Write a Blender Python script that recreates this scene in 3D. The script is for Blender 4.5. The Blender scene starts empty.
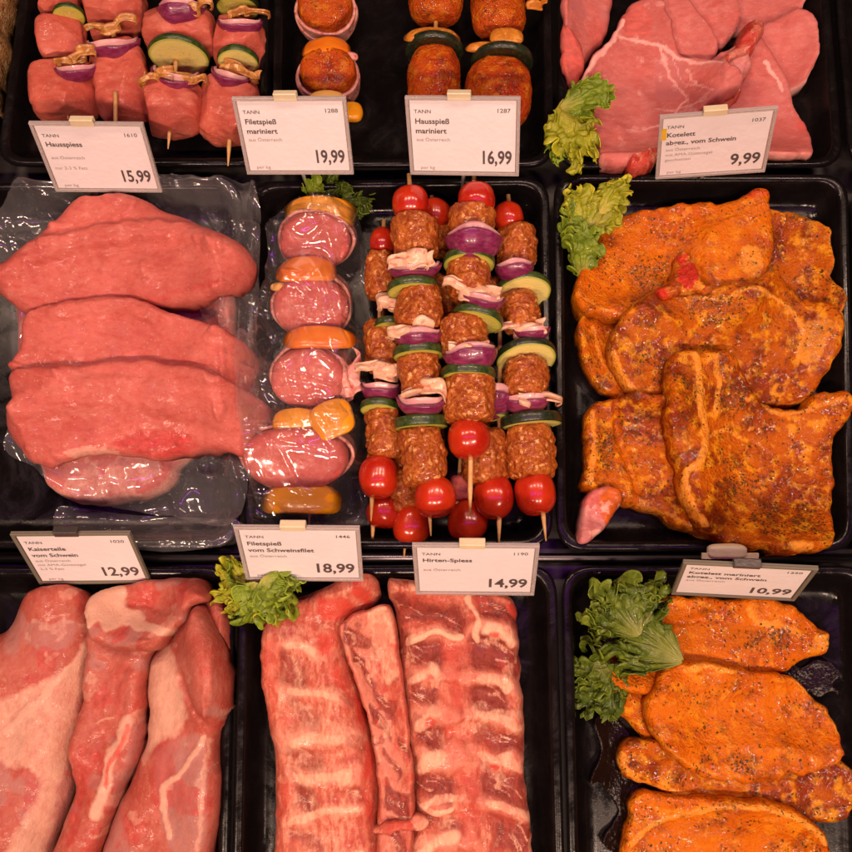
import bpy, math, random
import numpy as np
from mathutils import Vector, Matrix

SC = bpy.context.scene
COL = SC.collection
rad = math.radians

# ------------------------------------------------------------------ camera
FPX, TILT, DIST, PXW = 900.0, rad(11.5), 0.634, 852.0
CAM = np.array([0.0, -DIST * math.sin(TILT), DIST * math.cos(TILT)])
AX = np.array([0.0, math.sin(TILT), -math.cos(TILT)])
RX = np.array([1.0, 0.0, 0.0])
UP = np.array([0.0, math.cos(TILT), math.sin(TILT)])
cd = bpy.data.cameras.new('camera')
cd.sensor_width = 36.0
cd.lens = 36.0 * FPX / PXW
cd.clip_start, cd.clip_end = 0.01, 50.0
cam = bpy.data.objects.new('camera', cd)
COL.objects.link(cam)
cam.location = CAM
cam.rotation_euler = (TILT, 0, 0)
SC.camera = cam

# ------------------------------------------------------------------ world, lamps, exposure
w = bpy.data.worlds.new('World')
SC.world = w
w.use_nodes = True
bg = w.node_tree.nodes['Background']
bg.inputs[0].default_value = (0.014, 0.008, 0.007, 1)
bg.inputs[1].default_value = 1.0
SC.view_settings.view_transform = 'Standard'
SC.view_settings.look = 'None'
SC.view_settings.exposure = 0.0
SC.view_settings.gamma = 1.0
SC.cycles.use_denoising = True
SC.cycles.max_bounces = 10
SC.cycles.transparent_max_bounces = 16
SC.cycles.sample_clamp_indirect = 6.0

WARM = (1.0, 0.67, 0.50)
def lamp(loc, target, power, size, color=WARM, sy=None, shape='DISK'):
    l = bpy.data.lights.new('counter_lamp', 'AREA')
    l.energy, l.color, l.shape, l.size = power, color, shape, size
    if sy is not None:
        l.size_y = sy
    o = bpy.data.objects.new('counter_lamp', l)
    COL.objects.link(o)
    o.location = loc
    d = Vector(target) - Vector(loc)
    o.rotation_euler = d.to_track_quat('-Z', 'Y').to_euler()
    return o
for lx in (-0.60, -0.2, 0.2, 0.60):
    lamp((lx, 0.40, 1.02), (lx * 0.75, 0.02, 0.0), 2.3, 0.20, WARM, 0.045, 'RECTANGLE')
for lx in (-0.48, 0.0, 0.48):
    lamp((lx, -0.63, 1.02), (lx * 0.7, 0.0, 0.0), 6.4, 0.20, WARM, 0.05, 'RECTANGLE')
# magenta light strip above the gap between the tray rows
lamp((0.0, -0.047, 1.10), (0, -0.047, 0.0), 1.7, 1.5, (0.72, 0.08, 1.0), 0.022, 'RECTANGLE')

# ------------------------------------------------------------------ maths helpers
def P(px, py, z):
    px = np.asarray(px, float); py = np.asarray(py, float)
    d = AX + ((px - 426) / FPX)[..., None] * RX + ((426 - py) / FPX)[..., None] * UP
    t = (np.asarray(z, float) - CAM[2]) / d[..., 2]
    return CAM + d * t[..., None]
def P1(px, py, z): return P(np.array([px]), np.array([py]), z)[0]
def PXM(z): return float(P1(427, 426, z)[0] - P1(426, 426, z)[0])

def _hash(i, j, k, seed):
    h = (i * 374761393 + j * 668265263 + k * 2147483647 + seed * 144665) & 0xFFFFFFFF
    h = ((h ^ (h >> 13)) * 1274126177) & 0xFFFFFFFF
    h = (h ^ (h >> 16)) * 2246822519 & 0xFFFFFFFF
    h = h ^ (h >> 15)
    return (h & 0xFFFF) / 32767.5 - 1.0
def vnoise(p, seed=0):
    p = np.asarray(p, float)
    i = np.floor(p).astype(np.int64); f = p - i
    u = f * f * f * (f * (f * 6 - 15) + 10)
    r = 0
    for a in (0, 1):
        for b in (0, 1):
            for c in (0, 1):
                wgt = (u[..., 0] if a else 1 - u[..., 0]) * (u[..., 1] if b else 1 - u[..., 1]) * (u[..., 2] if c else 1 - u[..., 2])
                r = r + wgt * _hash(i[..., 0] + a, i[..., 1] + b, i[..., 2] + c, seed)
    return r
def fbm(p, octv=3, seed=0):
    r, amp, tot = 0, 1.0, 0.0
    p = np.asarray(p, float)
    for o in range(octv):
        r = r + amp * vnoise(p * 2 ** o + 17.3 * o, seed + o); tot += amp; amp *= 0.5
    return r / tot
def n2(xy, freq, octv=3, seed=0):
    q = np.concatenate([xy * freq, np.full(xy.shape[:-1] + (1,), seed * 3.71)], -1)
    return fbm(q, octv, seed)
def sstep(x): x = np.clip(x, 0, 1); return x * x * (3 - 2 * x)
def smooth_closed(pts, sub=7):
    p = np.asarray(pts, float); n = len(p); out = []
    for i in range(n):
        a, b, c, d = p[i - 1], p[i], p[(i + 1) % n], p[(i + 2) % n]
        for t in np.arange(sub) / sub:
            out.append(0.5 * (2 * b + (c - a) * t + (2 * a - 5 * b + 4 * c - d) * t * t + (3 * b - a - 3 * c + d) * t ** 3))
    return np.array(out)
def smooth_open(pts, sub=8):
    p = np.asarray(pts, float)
    p = np.vstack([2 * p[0] - p[1], p, 2 * p[-1] - p[-2]]); out = []
    for i in range(1, len(p) - 2):
        a, b, c, d = p[i - 1], p[i], p[i + 1], p[i + 2]
        for t in np.arange(sub) / sub:
            out.append(0.5 * (2 * b + (c - a) * t + (2 * a - 5 * b + 4 * c - d) * t * t + (3 * b - a - 3 * c + d) * t ** 3))
    out.append(p[-2])
    return np.array(out)
def seg_dist(q, A, B):
    best = np.full(len(q), 1e9); near = np.zeros_like(q)
    for a, b in zip(A, B):
        ab = b - a; t = np.clip(((q - a) @ ab) / (ab @ ab + 1e-18), 0, 1)
        c = a + t[:, None] * ab; d = ((q - c) ** 2).sum(1)
        m = d < best; best[m] = d[m]; near[m] = c[m]
    return np.sqrt(best), near
def inside(q, poly):
    r = np.zeros(len(q), bool); x, y = q[:, 0], q[:, 1]
    for (x0, y0), (x1, y1) in zip(poly, np.roll(poly, -1, 0)):
        if y0 == y1: continue
        r ^= ((y0 > y) != (y1 > y)) & (x < (x1 - x0) * (y - y0) / (y1 - y0) + x0)
    return r
def sdf(q, poly):
    d, near = seg_dist(q, poly, np.roll(poly, -1, 0))
    return np.where(inside(q, poly), d, -d), near

# ------------------------------------------------------------------ object helpers
def prop(o, label=None, cat=None, group=None, kind=None):
    if label: o['label'] = label
    if cat: o['category'] = cat
    if group: o['group'] = group
    if kind: o['kind'] = kind
    return o
def thing(name, loc, label, cat, group=None):
    o = bpy.data.objects.new(name, None)
    o.empty_display_size = 0.01
    COL.objects.link(o); o.location = [float(v) for v in loc]
    return prop(o, label, cat, group)
def world_loc(o):
    v = np.zeros(3)
    while o is not None:
        v = v + np.array(o.location); o = o.parent
    return v
def mesh(name, verts, faces, mat, parent=None, smooth=True, attrs=None, mats=None, midx=None, origin=None):
    verts = np.asarray(verts, float)
    if parent is not None: off = world_loc(parent); loc = np.zeros(3)
    else:
        loc = np.asarray(origin, float) if origin is not None else np.array([(verts[:, 0].min() + verts[:, 0].max()) / 2, (verts[:, 1].min() + verts[:, 1].max()) / 2, verts[:, 2].min()])
        off = loc
    me = bpy.data.meshes.new(name)
    if not isinstance(faces, list): faces = faces.tolist()
    me.from_pydata((verts - off).tolist(), [], faces)
    if smooth: me.polygons.foreach_set('use_smooth', np.ones(len(me.polygons), bool))
    for m in (mats or [mat]): me.materials.append(m)
    if midx is not None: me.polygons.foreach_set('material_index', np.asarray(midx, np.int32))
    if attrs is not None:
        for an, av in attrs.items():
            at = me.attributes.new(an, 'FLOAT_COLOR', 'POINT')
            at.data.foreach_set('color', np.asarray(av, np.float32).ravel())
    me.update()
    o = bpy.data.objects.new(name, me)
    COL.objects.link(o); o.location = loc.tolist()
    if parent is not None: o.parent = parent
    return o
def grid_faces(nu, nv, wrapv=False, off=0, flip=False):
    i = np.arange(nu - 1)[:, None]; j = np.arange(nv if wrapv else nv - 1)[None]
    j2 = (j + 1) % nv
    f = np.stack([i * nv + j, (i + 1) * nv + j, (i + 1) * nv + j2, i * nv + j2], -1).reshape(-1, 4) + off
    return f[:, ::-1] if flip else f
def sheet(Pg, th):
    """closed thin solid from a grid of points"""
    nu, nv = Pg.shape[:2]
    n = np.cross(np.gradient(Pg, axis=0), np.gradient(Pg, axis=1))
    n /= np.linalg.norm(n, axis=-1, keepdims=True) + 1e-12
    A = (Pg + n * th / 2).reshape(-1, 3); B = (Pg - n * th / 2).reshape(-1, 3); N = nu * nv
    f = [grid_faces(nu, nv), grid_faces(nu, nv, off=N, flip=True)]
    idx = np.arange(N).reshape(nu, nv)
    ring = np.concatenate([idx[0, :-1], idx[:-1, -1], idx[-1, :0:-1], idx[:0:-1, 0]])
    r2 = np.roll(ring, -1)
    f.append(np.stack([ring, ring + N, r2 + N, r2], -1)[:, ::-1])
    return np.vstack([A, B]), np.vstack(f)
def tube(pts, rads, n=10):
    pts = np.asarray(pts, float); V = []; F = []
    for i, p in enumerate(pts):
        t = pts[min(i + 1, len(pts) - 1)] - pts[max(i - 1, 0)]; t /= np.linalg.norm(t)
        u = np.cross(t, [0.3, 0.1, 0.95]); u /= np.linalg.norm(u); v = np.cross(t, u)
        a = np.arange(n) / n * 2 * np.pi
        V.append(p + rads[i] * (np.cos(a)[:, None] * u + np.sin(a)[:, None] * v))
    F = grid_faces(len(pts), n, True).tolist()
    F.append(list(range(n))); F.append([len(pts) * n - 1 - k for k in range(n)])
    return np.vstack(V), F
def frame_box(c, r, u, n, wx, hy, dz):
    c, r, u, n = map(np.asarray, (c, r, u, n)); V = []
    for sz in (-1, 1):
        for sx, sy in ((-1, -1), (1, -1), (1, 1), (-1, 1)):
            V.append(c + r * sx * wx / 2 + u * sy * hy / 2 + n * sz * dz / 2)
    F = [[3, 2, 1, 0], [4, 5, 6, 7], [0, 1, 5, 4], [1, 2, 6, 5], [2, 3, 7, 6], [3, 0, 4, 7]]
    return np.array(V), F
def join(parts):
    V, F, o = [], [], 0
    for v, f in parts:
        V.append(np.asarray(v)); F += [[int(i) + o for i in q] for q in f]; o += len(v)
    return np.vstack(V), F

# ------------------------------------------------------------------ material helpers
class NT:
    def __init__(s, name):
        s.m = bpy.data.materials.new(name); s.m.use_nodes = True
        s.t = s.m.node_tree; s.n = s.t.nodes; s.b = s.n['Principled BSDF']; s.out = s.n['Material Output']
        s.tc = s.n.new('ShaderNodeTexCoord')
    def put(s, sock, v):
        if isinstance(v, bpy.types.NodeSocket): s.t.links.new(v, sock)
        elif isinstance(v, tuple) and len(v) == 3 and sock.type == 'RGBA': sock.default_value = (*v, 1)
        else: sock.default_value = v
    def nd(s, ty, out=0, ins=None, **pr):
        n = s.n.new(ty)
        for k, v in pr.items(): setattr(n, k, v)
        for k, v in (ins or {}).items(): s.put(n.inputs[k], v)
        return n.outputs[out]
    def vec(s, scale=(1, 1, 1), rot=(0, 0, 0)):
        return s.nd('ShaderNodeMapping', ins={'Vector': s.tc.outputs['Object'], 'Scale': scale, 'Rotation': rot})
    def noise(s, scale, detail=3, rough=0.55, vec=None, dist=0.0, out=0):
        return s.nd('ShaderNodeTexNoise', out, {'Vector': vec or s.tc.outputs['Object'], 'Scale': scale, 'Detail': detail, 'Roughness': rough, 'Distortion': dist})
    def voro(s, scale, out=0, feature='F1', rnd=1.0, vec=None):
        return s.nd('ShaderNodeTexVoronoi', out, {'Vector': vec or s.tc.outputs['Object'], 'Scale': scale, 'Randomness': rnd}, feature=feature)
    def rng(s, v, a, b, c=0.0, d=1.0):
        return s.nd('ShaderNodeMapRange', 0, {0: v, 1: a, 2: b, 3: c, 4: d})
    def mix(s, f, a, b, blend='MIX'):
        n = s.n.new('ShaderNodeMix'); n.data_type = 'RGBA'; n.blend_type = blend
        s.put(n.inputs[0], f); s.put(n.inputs[6], a); s.put(n.inputs[7], b)
        return n.outputs[2]
    def math(s, op, a, b=0.0):
        return s.nd('ShaderNodeMath', 0, {0: a, 1: b}, operation=op)
    def attr(s, name='paint'):
        a = s.n.new('ShaderNodeAttribute'); a.attribute_name = name
        sp = s.nd('ShaderNodeSeparateColor', 0, {0: a.outputs['Color']})
        so = sp.node.outputs
        return so[0], so[1], so[2], a.outputs['Alpha']
    def bump(s, h, dist, strength=1.0, normal=None):
        i = {'Height': h, 'Distance': dist, 'Strength': strength}
        if normal is not None: i['Normal'] = normal
        return s.nd('ShaderNodeBump', 0, i)
    def set(s, **kw):
        for k, v in kw.items(): s.put(s.b.inputs[k.replace('_', ' ')], v)
        return s.m

def raw_meat(name, c1, c2, fat=(0.72, 0.42, 0.30), red=(0.36, 0.035, 0.03), pale=(0.55, 0.30, 0.28), blood=(0.62, 0.03, 0.025),
             fibre=(1, 1, 1), rot=0.0, rough=0.38, sss=0.12, streak=0.5, bumpd=0.0005, coat=0.35, mottle=0.5, ragged=1.1):
    t = NT(name)
    v = t.vec(fibre, (0, 0, rot))
    lo = t.noise(28, 4, 0.6)
    fb = t.noise(260, 4, 0.6, v, 0.4)
    sp = t.noise(700, 2)
    col = t.mix(t.rng(lo, 0.40, 0.60), c1, c2)
    col = t.mix(t.math('MULTIPLY', t.rng(t.noise(75, 4, 0.65, v), 0.52, 0.70), mottle), col, tuple(0.55 * a + 0.45 * b for a, b in zip(c1, fat)))
    col = t.mix(t.math('MULTIPLY', t.rng(t.noise(55, 4, 0.65, v, 0.5), 0.50, 0.34), mottle * 0.8), col, tuple(0.55 * a + 0.45 * b for a, b in zip(c2, red)))
    thr = t.noise(120, 3, 0.5, t.vec((fibre[0] * 0.4, fibre[1], 1), (0, 0, rot + 0.3)), 0.8)
    col = t.mix(t.math('MULTIPLY', t.rng(t.math('ABSOLUTE', t.math('SUBTRACT', thr, 0.5)), 0.012, 0.0), 0.45 * mottle), col, fat)
    col = t.mix(t.math('MULTIPLY', t.rng(fb, 0.5, 0.72), streak), col, fat)
    col = t.mix(t.math('MULTIPLY', t.rng(fb, 0.5, 0.3), 0.35), col, red)
    sv = t.voro(430); sc_ = t.nd('ShaderNodeSeparateColor', 0, {0: t.voro(430, 1)})
    col = t.mix(t.math('MULTIPLY', t.math('MULTIPLY', t.rng(sv, 0.30, 0.12), t.rng(sc_, 0.80, 0.84)), 0.38), col, fat)
    col = t.mix(t.math('MULTIPLY', t.rng(t.noise(18, 3, 0.6), 0.46, 0.68), 0.35), col, tuple(0.75 * x for x in c2))
    a = t.attr()
    rag = t.math('MULTIPLY', t.math('SUBTRACT', t.math('ADD', t.math('MULTIPLY', t.noise(420, 4, 0.65, v), 0.5), t.math('MULTIPLY', t.noise(130, 4, 0.65, v), 0.5)), 0.5), ragged)
    def msk(k): return t.rng(t.math('ADD', a[k], t.math('MULTIPLY', rag, t.math('MULTIPLY', t.rng(a[k], 0.02, 0.3), t.rng(a[k], 1.3, 0.7)))), 0.2, 0.75)
    fatc = t.mix(t.rng(t.noise(150, 3), 0.35, 0.7), fat, tuple(min(1, x * 1.12) for x in fat))
    col = t.mix(msk(2), col, t.mix(t.rng(fb, 0.3, 0.7), pale, tuple(x * 0.82 for x in pale)))
    redc = t.mix(t.rng(fb, 0.35, 0.65), red, tuple(x * 1.5 for x in red))
    col = t.mix(msk(1), col, redc)
    col = t.mix(msk(0), col, fatc)
    col = t.mix(msk(3), col, blood)
    h = t.math('ADD', fb, t.math('ADD', t.math('MULTIPLY', sp, 0.7), t.math('MULTIPLY', t.noise(110, 3), 1.5)))
    bn = t.bump(h, bumpd, 0.8)
    rg = t.rng(t.noise(90, 3), 0.3, 0.7, rough - 0.04, rough + 0.16)
    return t.set(Base_Color=col, Roughness=rg, Normal=bn, Subsurface_Weight=sss, Subsurface_Radius=(0.006, 0.0018, 0.001), Subsurface_Scale=0.6,
                 Coat_Weight=t.math('MULTIPLY', t.math('ADD', t.rng(t.noise(130, 3, 0.6), 0.50, 0.62), 0.12), coat), Coat_Roughness=0.12, Coat_Normal=t.bump(t.math('ADD', t.noise(170, 3, 0.5, v), t.math('MULTIPLY', t.noise(700, 2), 0.2)), 0.0011, 0.9), Specular_IOR_Level=0.12)

def marinated(name, c1=(0.50, 0.110, 0.003), c2=(0.25, 0.033, 0.002), c3=(0.84, 0.36, 0.012), herb=1.0, sheen=1.0, hscale=230, dark=0.62):
    t = NT(name)
    lo = t.noise(36, 5, 0.65); mid = t.noise(130, 4, 0.6); fine = t.noise(520, 3, 0.6)
    col = t.mix(t.rng(lo, 0.46, 0.60), c1, c2)
    col = t.mix(t.math('MULTIPLY', t.rng(mid, 0.50, 0.62), 0.75), col, c3)
    col = t.mix(t.math('MULTIPLY', t.rng(t.noise(70, 4, 0.7), 0.52, 0.64), dark), col, (0.20, 0.022, 0.004))
    col = t.mix(t.math('MULTIPLY', t.rng(fine, 0.52, 0.7), 0.35), col, c2)
    a = t.attr()
    rag = t.math('MULTIPLY', t.math('SUBTRACT', t.noise(300, 4, 0.65), 0.5), 0.9)
    def msk(k): return t.rng(t.math('ADD', a[k], t.math('MULTIPLY', rag, t.rng(a[k], 0.02, 0.3))), 0.2, 0.75)
    col = t.mix(msk(0), col, t.mix(t.rng(mid, 0.35, 0.65), (0.83, 0.36, 0.045), (0.74, 0.24, 0.02)))
    col = t.mix(msk(1), col, (0.26, 0.03, 0.006))
    col = t.mix(msk(3), col, (0.60, 0.035, 0.02))
    # pepper grains
    gr = t.voro(620, 0); grc = t.voro(620, 1)
    gsel = t.nd('ShaderNodeSeparateColor', 0, {0: grc})
    gm = t.math('MULTIPLY', t.rng(gr, 0.26, 0.16), t.rng(gsel, 0.84, 0.86))
    col = t.mix(gm, col, (0.85, 0.45, 0.10))
    # herb flecks, clustered
    wv = t.nd('ShaderNodeVectorMath', 0, {0: t.tc.outputs['Object'], 1: t.nd('ShaderNodeVectorMath', 0, {0: t.noise(420, 2, out=1), 3: 0.0045}, operation='SCALE')}, operation='ADD')
    smu = t.math('MULTIPLY', t.rng(t.math('ADD', t.noise(75, 4, 0.7), t.math('MULTIPLY', a[2], 0.14)), 0.52, 0.64), t.rng(t.noise(640, 3, 0.7), 0.42, 0.60))
    col = t.mix(t.math('MULTIPLY', smu, 0.8 * herb), col, (0.075, 0.042, 0.008))
    vd = t.voro(hscale * 2.1, 0, vec=wv); vc = t.voro(hscale * 2.1, 1, vec=wv)
    sel = t.nd('ShaderNodeSeparateColor', 0, {0: vc})
    clus = t.math('ADD', t.math('ADD', t.rng(t.noise(60, 3), 0.40, 0.70, 0.02, 0.50), t.math('MULTIPLY', a[2], 0.9)), 0.0)
    hm = t.math('MULTIPLY', t.rng(vd, 0.38, 0.27), t.math('LESS_THAN', sel, clus))
    col = t.mix(t.math('MULTIPLY', hm, herb), col, t.mix(t.noise(300, 2), (0.03, 0.022, 0.006), (0.085, 0.055, 0.012)))
    h = t.math('ADD', t.math('ADD', fine, t.math('MULTIPLY', mid, 1.6)), t.math('ADD', t.math('MULTIPLY', hm, 0.5), t.math('MULTIPLY', gm, 0.9)))
    bn = t.bump(h, 0.0019, 0.85)
    wet = t.math('ADD', t.math('MULTIPLY', t.rng(t.noise(520, 3, 0.6), 0.52, 0.60), t.rng(t.noise(70, 3), 0.36, 0.58)), 0.04)
    cb = t.bump(t.math('ADD', t.math('MULTIPLY', t.noise(900, 2, 0.5), 0.45), t.noise(320, 2)), 0.0011, 1.0)
    return t.set(Base_Color=col, Roughness=t.rng(mid, 0.3, 0.7, 0.5, 0.65), Normal=bn, Specular_IOR_Level=0.06, Coat_Weight=t.math('MULTIPLY', wet, sheen), Coat_IOR=1.85, Coat_Roughness=0.08, Coat_Normal=cb,
                 Coat_Tint=(1, 0.93, 0.85), Subsurface_Weight=0.05, Subsurface_Radius=(0.004, 0.001, 0.0004), Subsurface_Scale=0.5)

M = {}
M['pork'] = raw_meat('raw_pork', (0.57, 0.142, 0.108), (0.47, 0.098, 0.075), fibre=(0.7, 1.2, 1), rot=0.25, rough=0.46, streak=0.07, sss=0.2, bumpd=0.0004, coat=0.5, mottle=0.28)
M['pork_chunk'] = raw_meat('raw_pork_cubes', (0.56, 0.130, 0.080), (0.46, 0.085, 0.055), fibre=(0.5, 1, 1), rough=0.42, streak=0.10, sss=0.18, bumpd=0.0003, coat=0.5, mottle=0.45)
M['pork_bag'] = raw_meat('pork_medallion_meat', (0.60, 0.15, 0.12), (0.50, 0.085, 0.075), fat=(0.74, 0.47, 0.36), rough=0.4, streak=0.07, mottle=0.28, sss=0.2, bumpd=0.0003)
M['chop'] = raw_meat('pale_pork_chop', (0.594, 0.1755, 0.1485), (0.54, 0.135, 0.1125), fat=(0.76, 0.40, 0.34), pale=(0.55, 0.17, 0.16), red=(0.44, 0.085, 0.065), blood=(0.55, 0.10, 0.08), fibre=(0.5, 1.2, 1), rot=0.5, rough=0.44, streak=0.2, sss=0.16, bumpd=0.0003, coat=0.2, mottle=0.3)
M['loin'] = raw_meat('pork_loin', (0.38, 0.072, 0.046), (0.47, 0.125, 0.086), fat=(0.60, 0.33, 0.225), pale=(0.44, 0.20, 0.165), fibre=(1.15, 0.7, 1), rot=-0.2, rough=0.38, streak=0.16, sss=0.08)
M['rib'] = raw_meat('rib_meat', (0.57, 0.145, 0.088), (0.50, 0.092, 0.056), fat=(0.74, 0.40, 0.25), red=(0.19, 0.034, 0.023), pale=(0.68, 0.26, 0.17), blood=(0.52, 0.065, 0.040), fibre=(1.2, 0.45, 1), rot=0.6, rough=0.36, streak=0.5, bumpd=0.0007, ragged=1.9, mottle=0.5)
M['mari'] = marinated('marinade_chop')
M['mari_bright'] = marinated('marinade_steak', (0.63, 0.148, 0.003), (0.50, 0.092, 0.002), (0.76, 0.26, 0.008), herb=0.95, hscale=230, dark=0.14)
M['bone_mari'] = marinated('marinade_bone', (0.58, 0.13, 0.006), (0.40, 0.05, 0.006), (0.72, 0.30, 0.06), herb=0.4)
M['mari_red'] = marinated('marinade_skewer', (0.46, 0.075, 0.006), (0.36, 0.030, 0.006), (0.60, 0.18, 0.009), herb=0.85, hscale=300)

def m_mince():
    t = NT('seasoned_mince')
    wv = t.nd('ShaderNodeVectorMath', 0, {0: t.tc.outputs['Object'], 1: t.nd('ShaderNodeVectorMath', 0, {0: t.noise(300, 3, out=1), 3: 0.005}, operation='SCALE')}, operation='ADD')
    v = t.voro(300, 0, vec=wv); vc = t.nd('ShaderNodeSeparateColor', 0, {0: t.voro(300, 1, vec=wv)})
    lo = t.noise(110, 4, 0.65); fi = t.noise(420, 4, 0.65)
    col = t.mix(t.rng(lo, 0.36, 0.62), (0.45, 0.1098, 0.009), (0.27, 0.0414, 0.0045))
    col = t.mix(t.math('MULTIPLY', t.rng(fi, 0.50, 0.66), 0.6), col, (0.64, 0.24, 0.030))
    col = t.mix(t.math('MULTIPLY', t.rng(fi, 0.48, 0.34), 0.6), col, (0.24, 0.034, 0.006))
    col = t.mix(t.math('MULTIPLY', t.rng(vc, 0.80, 0.9), t.rng(v, 0.55, 0.3)), col, (0.74, 0.36, 0.11))
    h = t.math('SUBTRACT', t.math('MULTIPLY', fi, 1.3), t.math('MULTIPLY', v, 0.7))
    return t.set(Base_Color=col, Roughness=0.48, Normal=t.bump(h, 0.0013, 0.9), Specular_IOR_Level=0.3, Coat_Weight=0.35, Coat_Roughness=0.12)
M['mince'] = m_mince()
def m_tomato():
    t = NT('cherry_tomato')
    c = t.mix(t.rng(t.noise(45, 3), 0.35, 0.65), (0.52, 0.034, 0.006), (0.38, 0.011, 0.004))
    c = t.mix(t.math('MULTIPLY', t.rng(t.noise(900, 2), 0.60, 0.7), 0.25), c, (0.75, 0.10, 0.03))
    return t.set(Base_Color=c, Roughness=0.24, Subsurface_Weight=0.10, Subsurface_Radius=(0.004, 0.0008, 0.0004), Subsurface_Scale=0.5, Coat_Weight=0.4, Coat_Roughness=0.12,
                 Normal=t.bump(t.noise(120, 2), 0.0005, 0.5))
M['tomato'] = m_tomato()
def m_zflesh(name, c_in, c_out):
    t = NT(name); a = t.attr()
    c = t.mix(t.rng(a[0], 0.15, 0.75), c_in, c_out)
    c = t.mix(t.rng(a[0], 0.86, 0.97), c, (0.30, 0.36, 0.03))
    c = t.mix(t.math('MULTIPLY', t.rng(t.noise(350, 3), 0.55, 0.7), t.rng(a[0], 0.7, 0.3)), c, tuple(x * 0.8 for x in c_in))
    ring = t.math('MULTIPLY', t.rng(a[0], 0.18, 0.30), t.rng(a[0], 0.68, 0.56))
    sv = t.voro(330)
    c = t.mix(t.math('MULTIPLY', t.math('MULTIPLY', ring, t.rng(sv, 0.34, 0.26)), 0.7), c, (0.86, 0.76, 0.40))
    c = t.mix(t.math('MULTIPLY', t.math('MULTIPLY', ring, t.rng(t.math('ABSOLUTE', t.math('SUBTRACT', sv, 0.38)), 0.07, 0.0)), 0.6), c, tuple(x * 0.55 for x in c_in))
    return t.set(Base_Color=c, Roughness=0.35, Subsurface_Weight=0.15, Subsurface_Radius=(0.003, 0.003, 0.001), Subsurface_Scale=0.5, Normal=t.bump(t.noise(500, 3), 0.0006, 0.6))
M['zflesh'] = m_zflesh('zucchini_flesh', (0.66, 0.58, 0.13), (0.62, 0.60, 0.10))
M['zflesh_pale'] = m_zflesh('zucchini_flesh_pale', (0.84, 0.70, 0.20), (0.82, 0.74, 0.22))
def m_zskin(name, d, l):
    t = NT(name)
    c = t.mix(t.rng(t.noise(260, 4, 0.65), 0.42, 0.68), d, l)
    c = t.mix(t.rng(t.voro(420), 0.12, 0.06), c, (0.28, 0.33, 0.08))
    return t.set(Base_Color=c, Roughness=0.36, Normal=t.bump(t.noise(300, 3), 0.0006, 0.6), Coat_Weight=0.2)
M['zskin'] = m_zskin('zucchini_skin', (0.018, 0.040, 0.008), (0.055, 0.095, 0.018))
M['zskin_dark'] = m_zskin('zucchini_skin_dark', (0.010, 0.016, 0.008), (0.025, 0.038, 0.012))
def m_onion(name, c1, c2, st):
    t = NT(name)
    n = t.noise(420, 3, 0.6, t.vec((0.25, 1.2, 1.2)))
    c = t.mix(t.rng(n, 0.4, 0.7), c1, c2)
    c = t.mix(t.math('MULTIPLY', t.rng(t.noise(60, 2), 0.4, 0.7), 0.5), c, st)
    return t.set(Base_Color=c, Roughness=0.3, Subsurface_Weight=0.12, Subsurface_Radius=(0.003, 0.001, 0.002), Subsurface_Scale=0.5, Coat_Weight=0.3, Normal=t.bump(n, 0.0004, 0.6))
M['onion'] = m_onion('red_onion_skin', (0.165, 0.012, 0.058), (0.30, 0.045, 0.12), (0.12, 0.010, 0.05))
M['onion_in'] = m_onion('red_onion_inside', (0.72, 0.42, 0.36), (0.66, 0.30, 0.32), (0.5, 0.15, 0.22))
def m_bacon(name, a, b, c):
    t = NT(name)
    n = t.noise(170, 3, 0.6, t.vec((1, 1, 1)), 0.6)
    col = t.mix(t.rng(n, 0.40, 0.52), a, b)
    col = t.mix(t.rng(t.noise(220, 2, 0.5), 0.58, 0.66), col, c)
    return t.set(Base_Color=col, Roughness=0.36, Subsurface_Weight=0.15, Subsurface_Radius=(0.004, 0.002, 0.001), Subsurface_Scale=0.5, Coat_Weight=0.3, Coat_Roughness=0.15, Normal=t.bump(t.noise(400, 3), 0.0007, 0.6))
M['bacon'] = m_bacon('bacon_strip', (0.78, 0.56, 0.35), (0.76, 0.46, 0.29), (0.66, 0.26, 0.17))
M['bacon_brown'] = m_bacon('mushroom_ribbon', (0.60, 0.30, 0.075), (0.42, 0.17, 0.035), (0.74, 0.48, 0.22))
M['ochre'] = m_bacon('seasoned_cheese', (0.68, 0.28, 0.03), (0.55, 0.19, 0.02), (0.74, 0.37, 0.08))
M['wrap'] = m_bacon('bacon_wrap', (0.74, 0.40, 0.31), (0.66, 0.26, 0.20), (0.45, 0.10, 0.08))
def m_simple(name, a, b, sc, rough, bd=0.0005, **kw):
    t = NT(name)
    return t.set(Base_Color=t.mix(t.rng(t.noise(sc, 3), 0.35, 0.65), a, b), Roughness=rough, Normal=t.bump(t.noise(sc * 4, 3), bd, 0.6), **kw)
M['pep_y'] = m_simple('yellow_pepper', (0.80, 0.36, 0.012), (0.76, 0.29, 0.010), 60, 0.25, Coat_Weight=0.4)
M['pep_o'] = m_simple('orange_pepper', (0.82, 0.24, 0.012), (0.78, 0.17, 0.010), 60, 0.25, Coat_Weight=0.4)
M['pep_w'] = m_simple('pepper_inside', (0.82, 0.50, 0.14), (0.80, 0.42, 0.08), 120, 0.35)
M['wood'] = m_simple('wooden_stick', (0.66, 0.40, 0.15), (0.54, 0.29, 0.09), 200, 0.55)
M['bone'] = raw_meat('cut_bone', (0.66, 0.25, 0.22), (0.52, 0.16, 0.16), fat=(0.72, 0.40, 0.32), red=(0.44, 0.085, 0.012), blood=(0.5, 0.05, 0.04), fibre=(1, 1, 1), rough=0.34, streak=0.3, mottle=0.8)
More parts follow.
